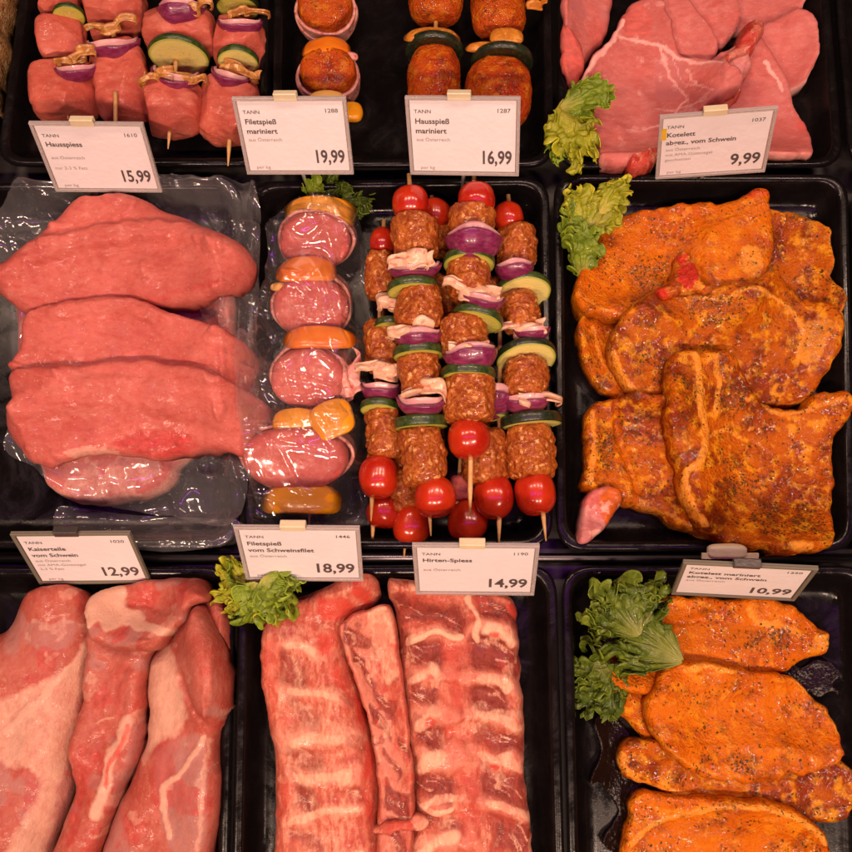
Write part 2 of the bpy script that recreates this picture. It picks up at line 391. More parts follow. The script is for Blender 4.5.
M['bone_red'] = raw_meat('bloody_bone', (0.64, 0.23, 0.15), (0.56, 0.11, 0.07), fat=(0.74, 0.38, 0.28), red=(0.34, 0.035, 0.022), blood=(0.52, 0.06, 0.04), fibre=(1, 1, 1), rough=0.34, streak=0.6, bumpd=0.0016)
M['clip_dark'] = m_simple('dark_clip_plastic', (0.05, 0.045, 0.04), (0.07, 0.06, 0.05), 80, 0.35)
M['clip_cream'] = m_simple('cream_clip_plastic', (0.74, 0.66, 0.42), (0.70, 0.60, 0.36), 80, 0.4)
M['ink'] = m_simple('printed_ink', (0.085, 0.07, 0.065), (0.10, 0.08, 0.07), 400, 0.6)
M['ink_soft'] = m_simple('faint_printed_ink', (0.30, 0.25, 0.23), (0.36, 0.30, 0.27), 400, 0.6)
M['yellow'] = m_simple('yellow_sticker', (0.75, 0.50, 0.03), (0.7, 0.45, 0.03), 100, 0.5)
M['paper'] = m_simple('card_paper', (0.84, 0.80, 0.77), (0.81, 0.77, 0.74), 60, 0.5)
def m_tray():
    t = NT('black_tray_plastic')
    sm = t.noise(35, 4, 0.7)
    c = t.mix(t.rng(sm, 0.45, 0.75), (0.005, 0.004, 0.004), (0.010, 0.008, 0.008))
    h = t.math('ADD', t.noise(900, 3, 0.6), t.math('MULTIPLY', t.noise(60, 2), 2.0))
    return t.set(Base_Color=c, Roughness=t.rng(t.noise(28, 5, 0.75, dist=1.5), 0.40, 0.66, 0.09, 0.34), Normal=t.bump(h, 0.00012, 0.4), Specular_IOR_Level=0.22)
M['tray'] = m_tray()
def m_counter():
    t = NT('dark_counter_steel')
    n = t.noise(300, 3, 0.6, t.vec((0.05, 1, 1)))
    return t.set(Base_Color=t.mix(n, (0.02, 0.017, 0.017), (0.035, 0.03, 0.03)), Roughness=0.35, Normal=t.bump(n, 0.0002, 0.4))
M['counter'] = m_counter()
def m_rail():
    t = NT('brushed_rail_steel')
    n = t.noise(400, 3, 0.6, t.vec((0.03, 1, 1)))
    return t.set(Base_Color=(0.16, 0.14, 0.15), Metallic=1.0, Roughness=t.rng(n, 0.3, 0.7, 0.2, 0.4))
M['rail'] = m_rail()
def m_acrylic(name, c, tr):
    t = NT(name)
    return t.set(Base_Color=c, Roughness=t.rng(t.noise(60, 3), 0.3, 0.7, 0.12, 0.3), Transmission_Weight=tr, IOR=1.2)
M['acrylic'] = m_acrylic('clear_card_holder', (0.80, 0.74, 0.68), 0.6)
M['acrylic_dark'] = m_acrylic('grey_card_holder', (0.24, 0.22, 0.16), 0.3)
def m_film(name, tint, haze, bd, gloss=1.25):
    t = NT(name); nt = t.t
    bn = t.bump(t.math('ADD', t.noise(45, 2), t.math('MULTIPLY', t.noise(160, 2), 0.05)), bd, 1.0)
    gl = t.n.new('ShaderNodeBsdfGlossy'); gl.inputs['Roughness'].default_value = 0.10
    nt.links.new(bn, gl.inputs['Normal'])
    tr = t.n.new('ShaderNodeBsdfTransparent'); tr.inputs[0].default_value = tint
    df = t.n.new('ShaderNodeBsdfDiffuse'); df.inputs[0].default_value = (0.7, 0.7, 0.7, 1)
    fc = t.nd('ShaderNodeLayerWeight', 1, {'Blend': 0.5, 'Normal': bn})
    fr = t.math('ADD', t.math('MULTIPLY', t.math('POWER', fc, 4.0), 0.9), 0.04)
    a = t.n.new('ShaderNodeMixShader'); b = t.n.new('ShaderNodeMixShader')
    nt.links.new(t.math('MINIMUM', t.math('MULTIPLY', fr, gloss), 0.45), a.inputs[0])
    nt.links.new(tr.outputs[0], a.inputs[1]); nt.links.new(gl.outputs[0], a.inputs[2])
    b.inputs[0].default_value = haze
    nt.links.new(a.outputs[0], b.inputs[1]); nt.links.new(df.outputs[0], b.inputs[2])
    nt.links.new(b.outputs[0], t.out.inputs[0])
    return t.m
M['film'] = m_film('clear_film', (0.96, 0.95, 0.94, 1), 0.075, 0.002, 2.4)
M['film_tight'] = m_film('tight_clear_film', (0.98, 0.97, 0.96, 1), 0.03, 0.0016, 2.6)
def m_leaf(name, c1, c2, rib):
    t = NT(name); nt = t.t; a = t.attr()
    n = t.noise(120, 4, 0.6)
    c = t.mix(t.rng(n, 0.35, 0.68), c1, c2)
    vein = t.math('MULTIPLY', t.math('MULTIPLY', t.rng(a[1], 0.96, 1.0), 0.3), t.rng(a[0], 0.95, 0.2))
    c = t.mix(t.math('MAXIMUM', t.rng(a[0], 0.45, 0.05), vein), c, rib)
    c = t.mix(t.rng(a[0], 0.96, 1.0), c, tuple(x * 1.35 for x in c2))
    bn = t.bump(t.math('ADD', n, t.math('MULTIPLY', t.noise(380, 3), 0.5)), 0.0016, 0.8)
    t.set(Base_Color=c, Roughness=0.34, Normal=bn, Coat_Weight=0.15)
    tl = t.n.new('ShaderNodeBsdfTranslucent'); t.put(tl.inputs[0], c); t.put(tl.inputs[1], bn)
    ms = t.n.new('ShaderNodeMixShader'); ms.inputs[0].default_value = 0.40
    nt.links.new(t.b.outputs[0], ms.inputs[1]); nt.links.new(tl.outputs[0], ms.inputs[2]); nt.links.new(ms.outputs[0], t.out.inputs[0])
    return t.m
M['leaf'] = m_leaf('lettuce_leaf', (0.19, 0.31, 0.022), (0.36, 0.49, 0.034), (0.54, 0.54, 0.09))
M['leaf_mid'] = m_leaf('green_lettuce_leaf', (0.10, 0.165, 0.014), (0.22, 0.30, 0.024), (0.36, 0.38, 0.07))
M['leaf_yellow'] = m_leaf('pale_lettuce_leaf', (0.40, 0.46, 0.024), (0.58, 0.58, 0.036), (0.68, 0.60, 0.09))
M['leaf_dark'] = m_leaf('dark_lettuce_leaf', (0.075, 0.13, 0.015), (0.17, 0.24, 0.025), (0.30, 0.33, 0.07))
def m_smear():
    t = NT('spilled_marinade')
    v = t.voro(420); n = t.noise(200, 4, 0.65)
    return t.set(Base_Color=t.mix(n, (0.005, 0.0025, 0.002), (0.012, 0.005, 0.003)), Roughness=0.18, Specular_IOR_Level=0.2, Normal=t.bump(t.math('ADD', n, t.math('MULTIPLY', v, 0.3)), 0.0009, 0.8))
M['smear'] = m_smear()
M['breaded'] = marinated('herb_cutlet', (0.30, 0.17, 0.06), (0.13, 0.075, 0.03), (0.48, 0.34, 0.16), herb=0.9)

# ------------------------------------------------------------------ height field that later pieces rest on
FLOOR = 0.0052
HX0, HY0, HR = -0.42, -0.46, 0.001
HF = np.full((960, 840), FLOOR)
HXS = HX0 + np.arange(840) * HR
HYS = HY0 + np.arange(960) * HR
def sample(F, x0, y0, q):
    fx = np.clip((q[:, 0] - x0) / HR, 0, F.shape[1] - 1.001); fy = np.clip((q[:, 1] - y0) / HR, 0, F.shape[0] - 1.001)
    i = fx.astype(int); j = fy.astype(int); u = fx - i; v = fy - j
    return F[j, i] * (1 - u) * (1 - v) + F[j, i + 1] * u * (1 - v) + F[j + 1, i] * (1 - u) * v + F[j + 1, i + 1] * u * v
def blur(F, s):
    r = int(3 * s); k = np.exp(-np.arange(-r, r + 1) ** 2 / (2 * s * s)); k /= k.sum()
    G = np.pad(F, r, mode='edge')
    G = sum(k[i] * G[:, i:i + F.shape[1]] for i in range(2 * r + 1))
    return sum(k[i] * G[i:i + F.shape[0]] for i in range(2 * r + 1))
def dilate(F, r):
    G = np.pad(F, r, mode='edge'); out = F.copy()
    for dy in range(-r, r + 1):
        for dx in range(-r, r + 1):
            if dx * dx + dy * dy <= r * r:
                out = np.maximum(out, G[r + dy:r + dy + F.shape[0], r + dx:r + dx + F.shape[1]])
    return out
def hwin(lo, hi, mg=0.03):
    i0 = max(0, int((lo[0] - mg - HX0) / HR)); i1 = min(840, int((hi[0] + mg - HX0) / HR) + 2)
    j0 = max(0, int((lo[1] - mg - HY0) / HR)); j1 = min(960, int((hi[1] + mg - HY0) / HR) + 2)
    return i0, i1, j0, j1
def stamp(c, rx, ry, top):
    i0, i1, j0, j1 = hwin((c[0] - rx, c[1] - ry), (c[0] + rx, c[1] + ry), 0)
    X, Y = np.meshgrid(HXS[i0:i1], HYS[j0:j1])
    r = ((X - c[0]) / rx) ** 2 + ((Y - c[1]) / ry) ** 2
    z = np.where(r < 1, FLOOR + (top - FLOOR) * np.sqrt(np.clip(1 - r, 0, 1)), 0)
    HF[j0:j1, i0:i1] = np.maximum(HF[j0:j1, i0:i1], z)

def stamp_verts(V):
    i = np.clip(((V[:, 0] - HX0) / HR + 0.5).astype(int), 0, 839); j = np.clip(((V[:, 1] - HY0) / HR + 0.5).astype(int), 0, 959)
    np.maximum.at(HF, (j, i), V[:, 2])

def outline_world(pts, z, seed, wob=0.0008, sub=7):
    o = smooth_closed(pts, sub)
    q = P(o[:, 0], o[:, 1], z)[:, :2]
    d = np.roll(q, -1, 0) - np.roll(q, 1, 0); nrm = np.stack([d[:, 1], -d[:, 0]], 1); nrm /= np.linalg.norm(nrm, axis=1, keepdims=True) + 1e-9
    return q + nrm * (n2(q, 110, 3, seed)[:, None] * wob * 2)
def clip_grid(poly, res):
    lo = poly.min(0) - 2 * res; hi = poly.max(0) + 2 * res
    nx = int((hi[0] - lo[0]) / res) + 1; ny = int((hi[1] - lo[1]) / res) + 1
    X, Y = np.meshgrid(lo[0] + np.arange(nx) * res, lo[1] + np.arange(ny) * res)
    q = np.stack([X.ravel(), Y.ravel()], 1)
    d, near = sdf(q, poly)
    idx = np.arange(nx * ny).reshape(ny, nx)
    quads = np.stack([idx[:-1, :-1], idx[:-1, 1:], idx[1:, 1:], idx[1:, :-1]], -1).reshape(-1, 4)
    keep = (d[quads] > 0).any(1)
    quads = quads[keep]
    used = np.unique(quads)
    mp = np.full(nx * ny, -1); mp[used] = np.arange(len(used))
    q = np.where(d[:, None] < 0, near, q)[used]
    return q, np.clip(d[used], 0, None), mp[quads]
def border(quads):
    e = {}
    for a, b, c, d in quads.tolist():
        for s, t in ((a, b), (b, c), (c, d), (d, a)):
            if (t, s) in e: del e[(t, s)]
            else: e[(s, t)] = 1
    return np.array(list(e.keys()))

def slab(name, label, cat, pts, T, mat, R=0.008, z=0.02, feats=(), group=None, seed=0, res=0.00115, bump=0.0012, wob=0.0008, soft=None, parent=None, add=True, tag=True, lumps=45, warp=0.0018):
    """a soft piece of meat lying on whatever is below it; outline and features are read off the photograph at height z"""
    big = cat in ('pork loin', 'rib rack')
    if not big: T, R = T * 0.78, R * 0.62
    edge = 0.12 if big or parent is not None else 0.38
    soft = soft or (6.0 if big or parent is not None else 10.0)
    poly = outline_world(pts, z, seed, wob)
    q, d, quads = clip_grid(poly, res)
    i0, i1, j0, j1 = hwin(poly.min(0), poly.max(0), 0.045)
    W = HF[j0:j1, i0:i1]
    S = blur(dilate(W, 5), soft)
    Wd = dilate(W, 2)
    for _ in range(3): S = blur(np.maximum(S, Wd), 5.0)
    x0, y0 = HXS[i0], HYS[j0]
    def top_of(q, d):
        t = np.clip(d / R, 0, 1); prof = edge + (1 - edge) * np.clip(1 - (1 - t) ** 2.3, 0, 1) ** 0.48
        return np.maximum(sample(S, x0, y0, q), sample(W, x0, y0, q) + 0.0003) + T * prof * (1 + 0.18 * n2(q, 22, 2, seed + 5)), prof
    top, prof = top_of(q, d)
    h0 = sample(W, x0, y0, q)
    if add:
        X, Y = np.meshgrid(HXS[i0:i1], HYS[j0:j1]); g = np.stack([X.ravel(), Y.ravel()], 1)
        gd, _ = sdf(g, poly)
        gt, _ = top_of(g, np.clip(gd, 0, None))
        HF[j0:j1, i0:i1] = np.maximum(W, np.where(gd > 0, gt, 0).reshape(W.shape))
    fade = np.clip((prof - edge) / (1 - edge), 0, 1)
    rel = 0.75 if mat.name.startswith('marinade') else 0.35
    top = top + fade * bump * (n2(q, lumps, 3, seed + 1) + rel * n2(q, lumps * 3.5, 3, seed + 2))
    paint = np.zeros((len(q), 4))
    s = PXM(z)
    wf = 0.25 / warp
    qw = q + warp * 1.3 * np.stack([n2(q, wf, 3, seed + 11), n2(q, wf, 3, seed + 12)], 1)
    for f in feats:
        kind, ch = f[0], f[1]
        if kind == 'E':
            m = sstep(1.35 - d / (f[2] * s) + 0.5 * n2(q, 70, 2, seed + 21)) * f[3]; dz = f[4] if len(f) > 4 else 0
        elif kind == 'N':
            m = sstep((n2(q, f[2], 3, seed + 31) - f[4]) / 0.12) * f[3]; dz = f[5] if len(f) > 5 else 0
        else:
            pp = smooth_open(f[2]) if kind == 'L' else smooth_closed(f[2])
            pw = P(pp[:, 0], pp[:, 1], z)[:, :2]
            if kind == 'L':
                dd, _ = seg_dist(qw, pw[:-1], pw[1:]); m = sstep(1.5 - 1.5 * dd / (f[3] * s)) * f[4]
            else:
                dd, _ = sdf(qw, pw); m = sstep(0.5 + dd / (f[3] * s)) * f[4]
            dz = f[5] if len(f) > 5 else 0
        if ch >= 0: paint[:, ch] = np.maximum(paint[:, ch], m)
        if dz: top = top + dz * np.clip(m, 0, 1) * fade
    bot = np.minimum(h0 + 0.0003, top - 0.0002)
    n = len(q)
    V = np.vstack([np.column_stack([q, top]), np.column_stack([q, bot])])
    b = border(quads)
    F = np.vstack([quads, quads[:, ::-1] + n, np.stack([b[:, 0], b[:, 0] + n, b[:, 1] + n, b[:, 1]], 1)])
    pa = np.vstack([paint, paint])
    o = mesh(name, V, F, mat, parent, attrs={'paint': pa})
    if parent is None and tag: prop(o, label, cat, group)
    return o

def film(name, pts, z, mat, parent, seed, res=0.0009, lift=0.0012, crinkle=0.0016, soft=4.0, stampit=False, grow=3, freq=38.0):
    poly = outline_world(pts, z, seed, 0.0006, 5)
    q, d, quads = clip_grid(poly, res)
    i0, i1, j0, j1 = hwin(poly.min(0), poly.max(0))
    S = blur(dilate(HF[j0:j1, i0:i1], grow), soft)
    zz = np.maximum(sample(S, HXS[i0], HYS[j0], q), sample(HF[j0:j1, i0:i1], HXS[i0], HYS[j0], q)) + lift
    w = q + 0.006 * np.stack([n2(q, 22, 2, seed + 3), n2(q, 22, 2, seed + 4)], 1)
    r1 = 1 - np.abs(n2(w @ np.array([[0.22, 0.25], [-0.55, 1.5]]), freq, 2, seed)) * 2.2
    r2 = 1 - np.abs(n2(w @ np.array([[1.5, -0.18], [0.55, 0.22]]), freq * 1.3, 2, seed + 7)) * 2.4
    r3 = 1 - np.abs(n2(w @ np.array([[0.9, 0.9], [-0.9, 0.9]]), freq * 0.55, 2, seed + 13)) * 3.0
    zz = zz + crinkle * (np.clip(r1, 0, 1) ** 2 + 0.8 * np.clip(r2, 0, 1) ** 2 + 0.9 * np.clip(r3, 0, 1) ** 2)
    zz = zz + 0.003 * sstep(1 - d / 0.006) * (0.5 + n2(q, 30, 2, seed + 9))
    if stampit: stamp_verts(np.column_stack([q, zz + 0.0004]))
    return mesh(name, np.column_stack([q, zz]), quads, mat, parent)

# ------------------------------------------------------------------ solids used on skewers
def axes_from(p0, p1, tilt=0.0, yaw=0.0):
    a = np.asarray(p1) - np.asarray(p0); a = a / np.linalg.norm(a)
    if yaw:
        c0 = np.array([0, 0, 1.0]); a = a * math.cos(yaw) + np.cross(c0, a) * math.sin(yaw)
    b = np.cross(np.array([0, 0, 1.0]), a); b /= np.linalg.norm(b)
    c = np.cross(a, b)
    if tilt:
        a, c = a * math.cos(tilt) + c * math.sin(tilt), c * math.cos(tilt) - a * math.sin(tilt)
    return a, b, c
def superblob(c, fr, la, rb, rc, p, amp, freq, seed, nu=40, nv=56, pc=2.0, bend=0.0, amp2=0.0, freq2=0.0, dimple=0.0):
    a, b, u = fr
    ph = np.linspace(-np.pi / 2, np.pi / 2, nu)[:, None]; th = (np.arange(nv) / nv * 2 * np.pi)[None]
    da = np.sin(ph) + 0 * th; db = np.cos(ph) * np.cos(th); dc = np.cos(ph) * np.sin(th)
    cr = (np.abs(db / rb) ** pc + np.abs(dc / rc) ** pc) ** (1 / pc)
    r = 1 / (np.abs(da / la) ** p + cr ** p) ** (1 / p)
    L = np.stack([da * r, db * r, dc * r], -1)
    if dimple: L[..., 0] *= 1 - dimple * np.exp(-(L[..., 1] ** 2 + L[..., 2] ** 2) / (0.25 * rb) ** 2)
    if bend: L[..., 2] -= bend * L[..., 1] ** 2
    W = L[..., :1] * a + L[..., 1:2] * b + L[..., 2:] * u
    dirn = W / (np.linalg.norm(W, axis=-1, keepdims=True) + 1e-9)
    W = W + dirn * (amp * fbm(W * freq + seed * 7.7, 3, seed))[..., None]
    if amp2: W = W + dirn * (amp2 * np.clip(fbm(W * freq2 + seed * 3.1, 2, seed + 3) * 2, -1, 1))[..., None]
    V = (np.asarray(c) + W).reshape(-1, 3)
    return V, grid_faces(nu, nv, True)
def slice_disc(c, fr, R, h, seed, n=56):
    a, b, u = fr
    prof = [(-h, 0.0), (-h, 0.35), (-h, 0.7), (-h, 0.90), (-h * 0.93, 0.975), (-h * 0.6, 1.0), (0, 1.01), (h * 0.6, 1.0), (h * 0.93, 0.975), (h, 0.90), (h, 0.7), (h, 0.35), (h, 0.0)]
    th = np.arange(n) / n * 2 * np.pi
    wob = 1 + 0.035 * fbm(np.stack([np.cos(th) * 1.3, np.sin(th) * 1.3, 0 * th + seed * 2.3], -1), 2, seed)
    V = []; A = []
    for x, r in prof:
        V.append(np.asarray(c) + a * x + (R * r * wob)[:, None] * (np.cos(th)[:, None] * b + np.sin(th)[:, None] * u)); A.append(np.tile([r, 0, 0, 1], (n, 1)))
    F = grid_faces(len(prof), n, True)
    mi = np.repeat([0, 0, 0, 0, 1, 1, 1, 1, 0, 0, 0, 0], n)
    return np.vstack(V), F, np.vstack(A), mi
def lune(c, fr, R, half, lon0, lon1, th, seed, nu=30, nv=26, fl=1.0):
    a, b, u = fr
    la = np.linspace(-1, 1, nu)[:, None]; lo = np.linspace(lon0, lon1, nv)[None]
    k = np.clip(1 - np.abs(la) ** 2.2, 0.001, 1) ** 0.62
    Rr = R * k * (1 + 0.05 * np.sin(la * 5 + seed)) * fl
    mid = (lon0 + lon1) / 2
    lo2 = mid + (lo - mid) * (0.55 + 0.45 * k)
    W = (half * la + 0 * lo)[..., None] * b + (Rr * np.cos(lo2))[..., None] * a + (Rr * np.sin(lo2))[..., None] * u
    W = W + 0.0007 * fbm(W * 160 + seed, 2, seed)[..., None] * u
    return sheet(np.asarray(c) + W, th)
def ribbon(c, fr, width, length, seed, h=0.006, folds=2.5, nu=70, nv=14, th=0.0014):
    a, b, u = fr; rs = np.random.RandomState(seed)
    t = np.linspace(0, 1, nu)[:, None]; s = np.linspace(-0.5, 0.5, nv)[None]
    p1, p2, p3 = rs.rand(3) * 6
    B = width * ((t - 0.5) + 0.17 * np.sin(2 * np.pi * folds * t + p1)) + 0 * s
    Cc = h * (0.55 + 0.9 * np.sin(2 * np.pi * folds * t + p1 + 1.4) + 0.35 * np.sin(9 * t + p2)) + 0.002 * np.sin(7 * s + 5 * t)
    Aa = length * s * (0.85 + 0.3 * np.sin(5 * t + p3)) + length * 0.22 * np.sin(6 * t + p2)
    Cc = Cc + 0.3 * h * (2 * np.abs(s)) ** 2 * np.sin(14 * t + p3)
    W0 = np.stack([Aa, B, Cc], -1)
    Cc = Cc + 0.0042 * fbm(W0 * 75 + seed, 2, seed); B = B + 0.003 * fbm(W0 * 90 + seed * 2, 2, seed + 1); Aa = Aa + 0.004 * fbm(W0 * 70 - seed, 2, seed + 2)
    return sheet(np.asarray(c) + Aa[..., None] * a + B[..., None] * b + Cc[..., None] * u, th)

class Skewer:
    def __init__(s, label, p0, p1, z, group, name='meat_skewer', cat='skewer', seed=0, z1=None):
        s.z = z; s.z1 = z if z1 is None else z1
        s.p0 = P1(*p0, s.z); s.p1 = P1(*p1, s.z1); s.y0, s.y1 = p0[1], p1[1]
        s.seed = seed; m = (s.p0 + s.p1) / 2
        s.o = thing(name, (m[0], m[1], FLOOR), label, cat, group); s.k = 0
        V, F = tube([s.p0, s.p0 + (s.p1 - s.p0) * 0.985 - (s.p1 - s.p0) / np.linalg.norm(s.p1 - s.p0) * 0.012, s.p1], [0.0016, 0.0016, 0.0004])
        mesh('stick', V, F, M['wood'], s.o)
    def c(s, x, y, dz=0.0):
        f = (y - s.y0) / (s.y1 - s.y0); z = s.z + (s.z1 - s.z) * f + dz
        return P1(x, y, z), PXM(z)
    def fr(s, tilt=0.0, yaw=0.0): return axes_from(s.p0, s.p1, tilt, yaw)
    def nx(s): s.k += 1; return s.seed * 37 + s.k
    def mince(s, x, y, w, l, dz=0, yaw=0):
        c, m = s.c(x, y, dz); sd = s.nx(); rs = np.random.RandomState(sd)
        w, l, yaw = w * (0.97 + 0.12 * rs.rand()), l * (1.0 + 0.14 * rs.rand()), yaw + 0.22 * (rs.rand() - 0.5)
        V, F = superblob(c, s.fr(0.12 * (rs.rand() - 0.5), yaw), l * m / 2 * 1.06, w * m / 2, w * m / 2 * 0.95, 4.2 + (sd % 4) * 0.6, 0.0030, 55, sd, 54, 76, 2.0, 0, 0.0009, 280)
        mesh('mince_roll', V, F, M['mince'], s.o)
        stamp_verts(V)
    def tomato(s, x, y, w, l, dz=0):
        c, m = s.c(x, y, dz); sd = s.nx()
        V, F = superblob(c, s.fr(0.1), l * m / 2, w * m / 2, w * m / 2, 2.1 + 0.1 * (sd % 4), 0.0012, 55, sd, 40, 48, 2.0, 0, 0, 0, 0.10)
        mesh('cherry_tomato', V, F, M['tomato'], s.o)
    def zuc(s, x, y, w, th=8, tilt=20, dz=0, pale=False, dark=False, yaw=0, grilled=False):
        c, m = s.c(x, y, dz); sd = s.nx()
        V, F, A, mi = slice_disc(c, s.fr(rad(tilt), yaw), w * m / 2, th * m / 2, sd)
        mesh('zucchini_slice', V, F, None, s.o, attrs={'paint': A}, mats=[M['zskin_dark'] if grilled else M['zflesh_pale' if pale else 'zflesh'], M['zskin_dark' if dark else 'zskin']], midx=mi)
    def onion(s, x, y, w, h, lon=(-50, 75), dz=0, yaw=0, inner=True):
        c, m = s.c(x, y, dz + 0.004); sd = s.nx(); fr = s.fr(0, yaw); h = h * 1.18
        V, F = lune(c, fr, h * m, w * m / 2, rad(lon[0]), rad(lon[1]), 0.0018, sd)
        o = mesh('red_onion_petal', V, F, M['onion'], s.o)
        if inner:
            V, F = lune(c - fr[0] * 0.0012, fr, h * m * 0.80, w * m / 2 * 0.9, rad(lon[0] + 6), rad(lon[1] + 14), 0.0018, sd + 5)
            mesh('red_onion_petal', V, F, M['onion_in'], s.o)
    def bacon(s, x, y, w, l, dz=0, mat='bacon', folds=2.2, h=0.006, yaw=0, name='bacon_strip'):
        c, m = s.c(x, y, dz); sd = s.nx()
        V, F = ribbon(c - np.array([0, 0, 0.003]), s.fr(0, yaw), w * m * 0.86, l * m * 0.8, sd, h * 0.85, folds, th=0.0010)
        mesh(name, V, F, M[mat], s.o)
    def chunk(s, x, y, w, l, mat='pork_chunk', dz=0, p=4.2, hz=0.85, amp=0.0046, yaw=0, tilt=0, pc=3.2, feats=None):
        c, m = s.c(x, y, dz); sd = s.nx()
        if mat == 'pork_chunk': w, l = w * 1.14, l * 1.10
        V, F = superblob(c, s.fr(tilt, yaw), l * m / 2 * 1.04, w * m / 2, w * m / 2 * hz, p, amp, 48, sd, 64, 84, pc, 0, 0.0003, 240)
        if mat == 'pork_chunk':
            rs = np.random.RandomState(sd)
            for _ in range(7):
                n_ = rs.randn(3); n_[2] = abs(n_[2]) * 0.9; n_ /= np.linalg.norm(n_)
                h_ = (V - c) @ n_; lim = h_.max() * (0.74 + 0.16 * rs.rand())
                V = V - np.outer(np.maximum(h_ - lim, 0) * 0.88, n_)
        q = V * 60
        A = np.zeros((len(V), 4))
        A[:, 0] = sstep((1 - np.abs(fbm(q * 0.55 + sd, 2, sd)) * 9 - 0.35) * 1.2) * 0.30
        A[:, 1] = sstep((fbm(q * 0.6, 2, sd + 4) - 0.3) * 4) * 0.25
        mesh('meat_piece', V, F, M[mat], s.o, attrs={'paint': A})
        stamp_verts(V)
    def pepper(s, x, y, w, l, hz=6, mat='pep_y', dz=0, yaw=0, tilt=0, bend=14):
        c, m = s.c(x, y, dz); sd = s.nx()
        V, F = superblob(c, s.fr(rad(tilt), yaw), l * m / 2, w * m / 2, hz * m / 2, 3.2, 0.0012, 60, sd, 36, 48, 3.0, bend)
        mesh('pepper_piece', V, F, M[mat], s.o)
        stamp_verts(V)
    def wrap(s, x, y, w, l, h, mat='wrap', dz=0, tilt=0, turns=(-100, 280), layers=1):
        c, m = s.c(x, y, dz); sd = s.nx(); a, b, u = s.fr(tilt)
        t = np.radians(np.linspace(turns[0], turns[1], 90))[:, None]; v = np.linspace(-0.5, 0.5, 10)[None]
        c = np.asarray(c) - a * (0.28 * l * m if abs(tilt) > 0.5 else 0)
        R = 1 + 0.04 * np.sin(3 * t + sd) + 0.03 * fbm(np.stack([t[:, 0] * 2, t[:, 0] * 0, t[:, 0] * 0], -1), 2, sd)[:, None] + 0.06 * np.abs(v)
        Pp = np.asarray(c) + (l * m * v * (1 + 0.2 * np.sin(2 * t + sd)))[..., None] * a + (R * w * m / 2 * np.cos(t))[..., None] * b + (R * h * m / 2 * np.sin(t))[..., None] * u
        V, F = sheet(Pp, 0.0022)
        mesh('bacon_wrap', V, F, M[mat], s.o); stamp_verts(V)

# ------------------------------------------------------------------ counter and trays
V, F = frame_box((0, 0.0, -0.012), (1, 0, 0), (0, 1, 0), (0, 0, 1), 1.7, 1.6, 0.02)
prop(mesh('counter_top', V, F, M['counter'], smooth=False), kind='structure')

RIM = 0.026
def quad_loop(c4, ins, r, z, n=7):
    """rounded four-corner loop, inset by ins"""
    p = np.asarray(c4, float); out = []
    cen = p.mean(0)
    lines = []
    for i in range(4):
        a, b = p[i], p[(i + 1) % 4]; d = (b - a) / np.linalg.norm(b - a); nn = np.array([-d[1], d[0]])
        if nn @ (cen - a) < 0: nn = -nn
        lines.append((a + nn * ins, d))
    def isect(l1, l2):
        A = np.stack([l1[1], -l2[1]], 1); t = np.linalg.solve(A, l2[0] - l1[0]); return l1[0] + l1[1] * t[0]
    cs = [isect(lines[i - 1], lines[i]) for i in range(4)]
    for i in range(4):
        a, b, c = cs[i - 1], cs[i], cs[(i + 1) % 4]
        d0 = (a - b) / np.linalg.norm(a - b); d1 = (c - b) / np.linalg.norm(c - b)
        for t in np.linspace(0, 1, n):
            q0 = b + d0 * r * (1 - t) ** 1.0; q1 = b + d1 * r * t
            out.append((b + d0 * r * (1 - t) ** 2 + d1 * r * t ** 2))
    return np.column_stack([np.array(out), np.full(len(out), z)])
def tray(label, px4, fr=0.02):
    c4 = P(np.array([p[0] for p in px4], float), np.array([p[1] for p in px4], float), RIM)[:, :2]
    spec = [(0.0, RIM - 0.0035), (-0.0003, RIM - 0.0012), (0.0006, RIM), (0.0018, RIM + 0.0004), (0.0046, RIM + 0.0002), (0.0058, RIM - 0.0006), (0.0066, RIM - 0.0022),
            (0.0085, RIM - 0.010), (0.0115, 0.0100), (0.0135, 0.0068), (0.017, 0.0052), (0.022, 0.0048)]
    loops = [quad_loop(c4, i, max(fr - i * 0.55, 0.006), z) for i, z in spec]
    under = [quad_loop(c4, i, max(fr - i * 0.55, 0.006), z) for i, z in [(0.0008, RIM - 0.0036), (0.006, RIM - 0.004), (0.0075, RIM - 0.011), (0.0105, 0.009), (0.0125, 0.005), (0.016, 0.0032), (0.021, 0.0026)]]
    lo, hi = c4.min(0), c4.max(0); a0, a1, b0, b1 = hwin(lo, hi, 0.002)
    if a1 > a0 and b1 > b0:
        X, Y = np.meshgrid(HXS[a0:a1], HYS[b0:b1])
        dd, _ = sdf(np.stack([X.ravel(), Y.ravel()], 1), quad_loop(c4, 0, fr, 0)[:, :2])
        hh = np.interp(dd, [-0.0008, 0, 0.0058, 0.0085, 0.0115, 0.017], [0, RIM + 0.0007, RIM + 0.0007, RIM - 0.010, 0.0105, FLOOR], left=0)
        HF[b0:b1, a0:a1] = np.maximum(HF[b0:b1, a0:a1], hh.reshape(X.shape))
    n = len(loops[0]); allv = under[::-1] + loops
    V = np.vstack(allv); F = grid_faces(len(allv), n, True, flip=True).tolist()
    F.append(list(range((len(allv) - 1) * n, len(allv) * n))); F.append(list(range(n))[::-1])
    return prop(mesh('display_tray', V, F, M['tray']), label, 'tray', 'black trays in the meat counter')
tray('black tray with a herbed cutlet, cut by the left picture edge', [(-260, -180), (36, -180), (-12, 166), (-330, 166)])
tray('black tray of raw pork skewers behind the 15,99 card', [(44, -180), (270, -180), (267, 165), (-4, 165)])
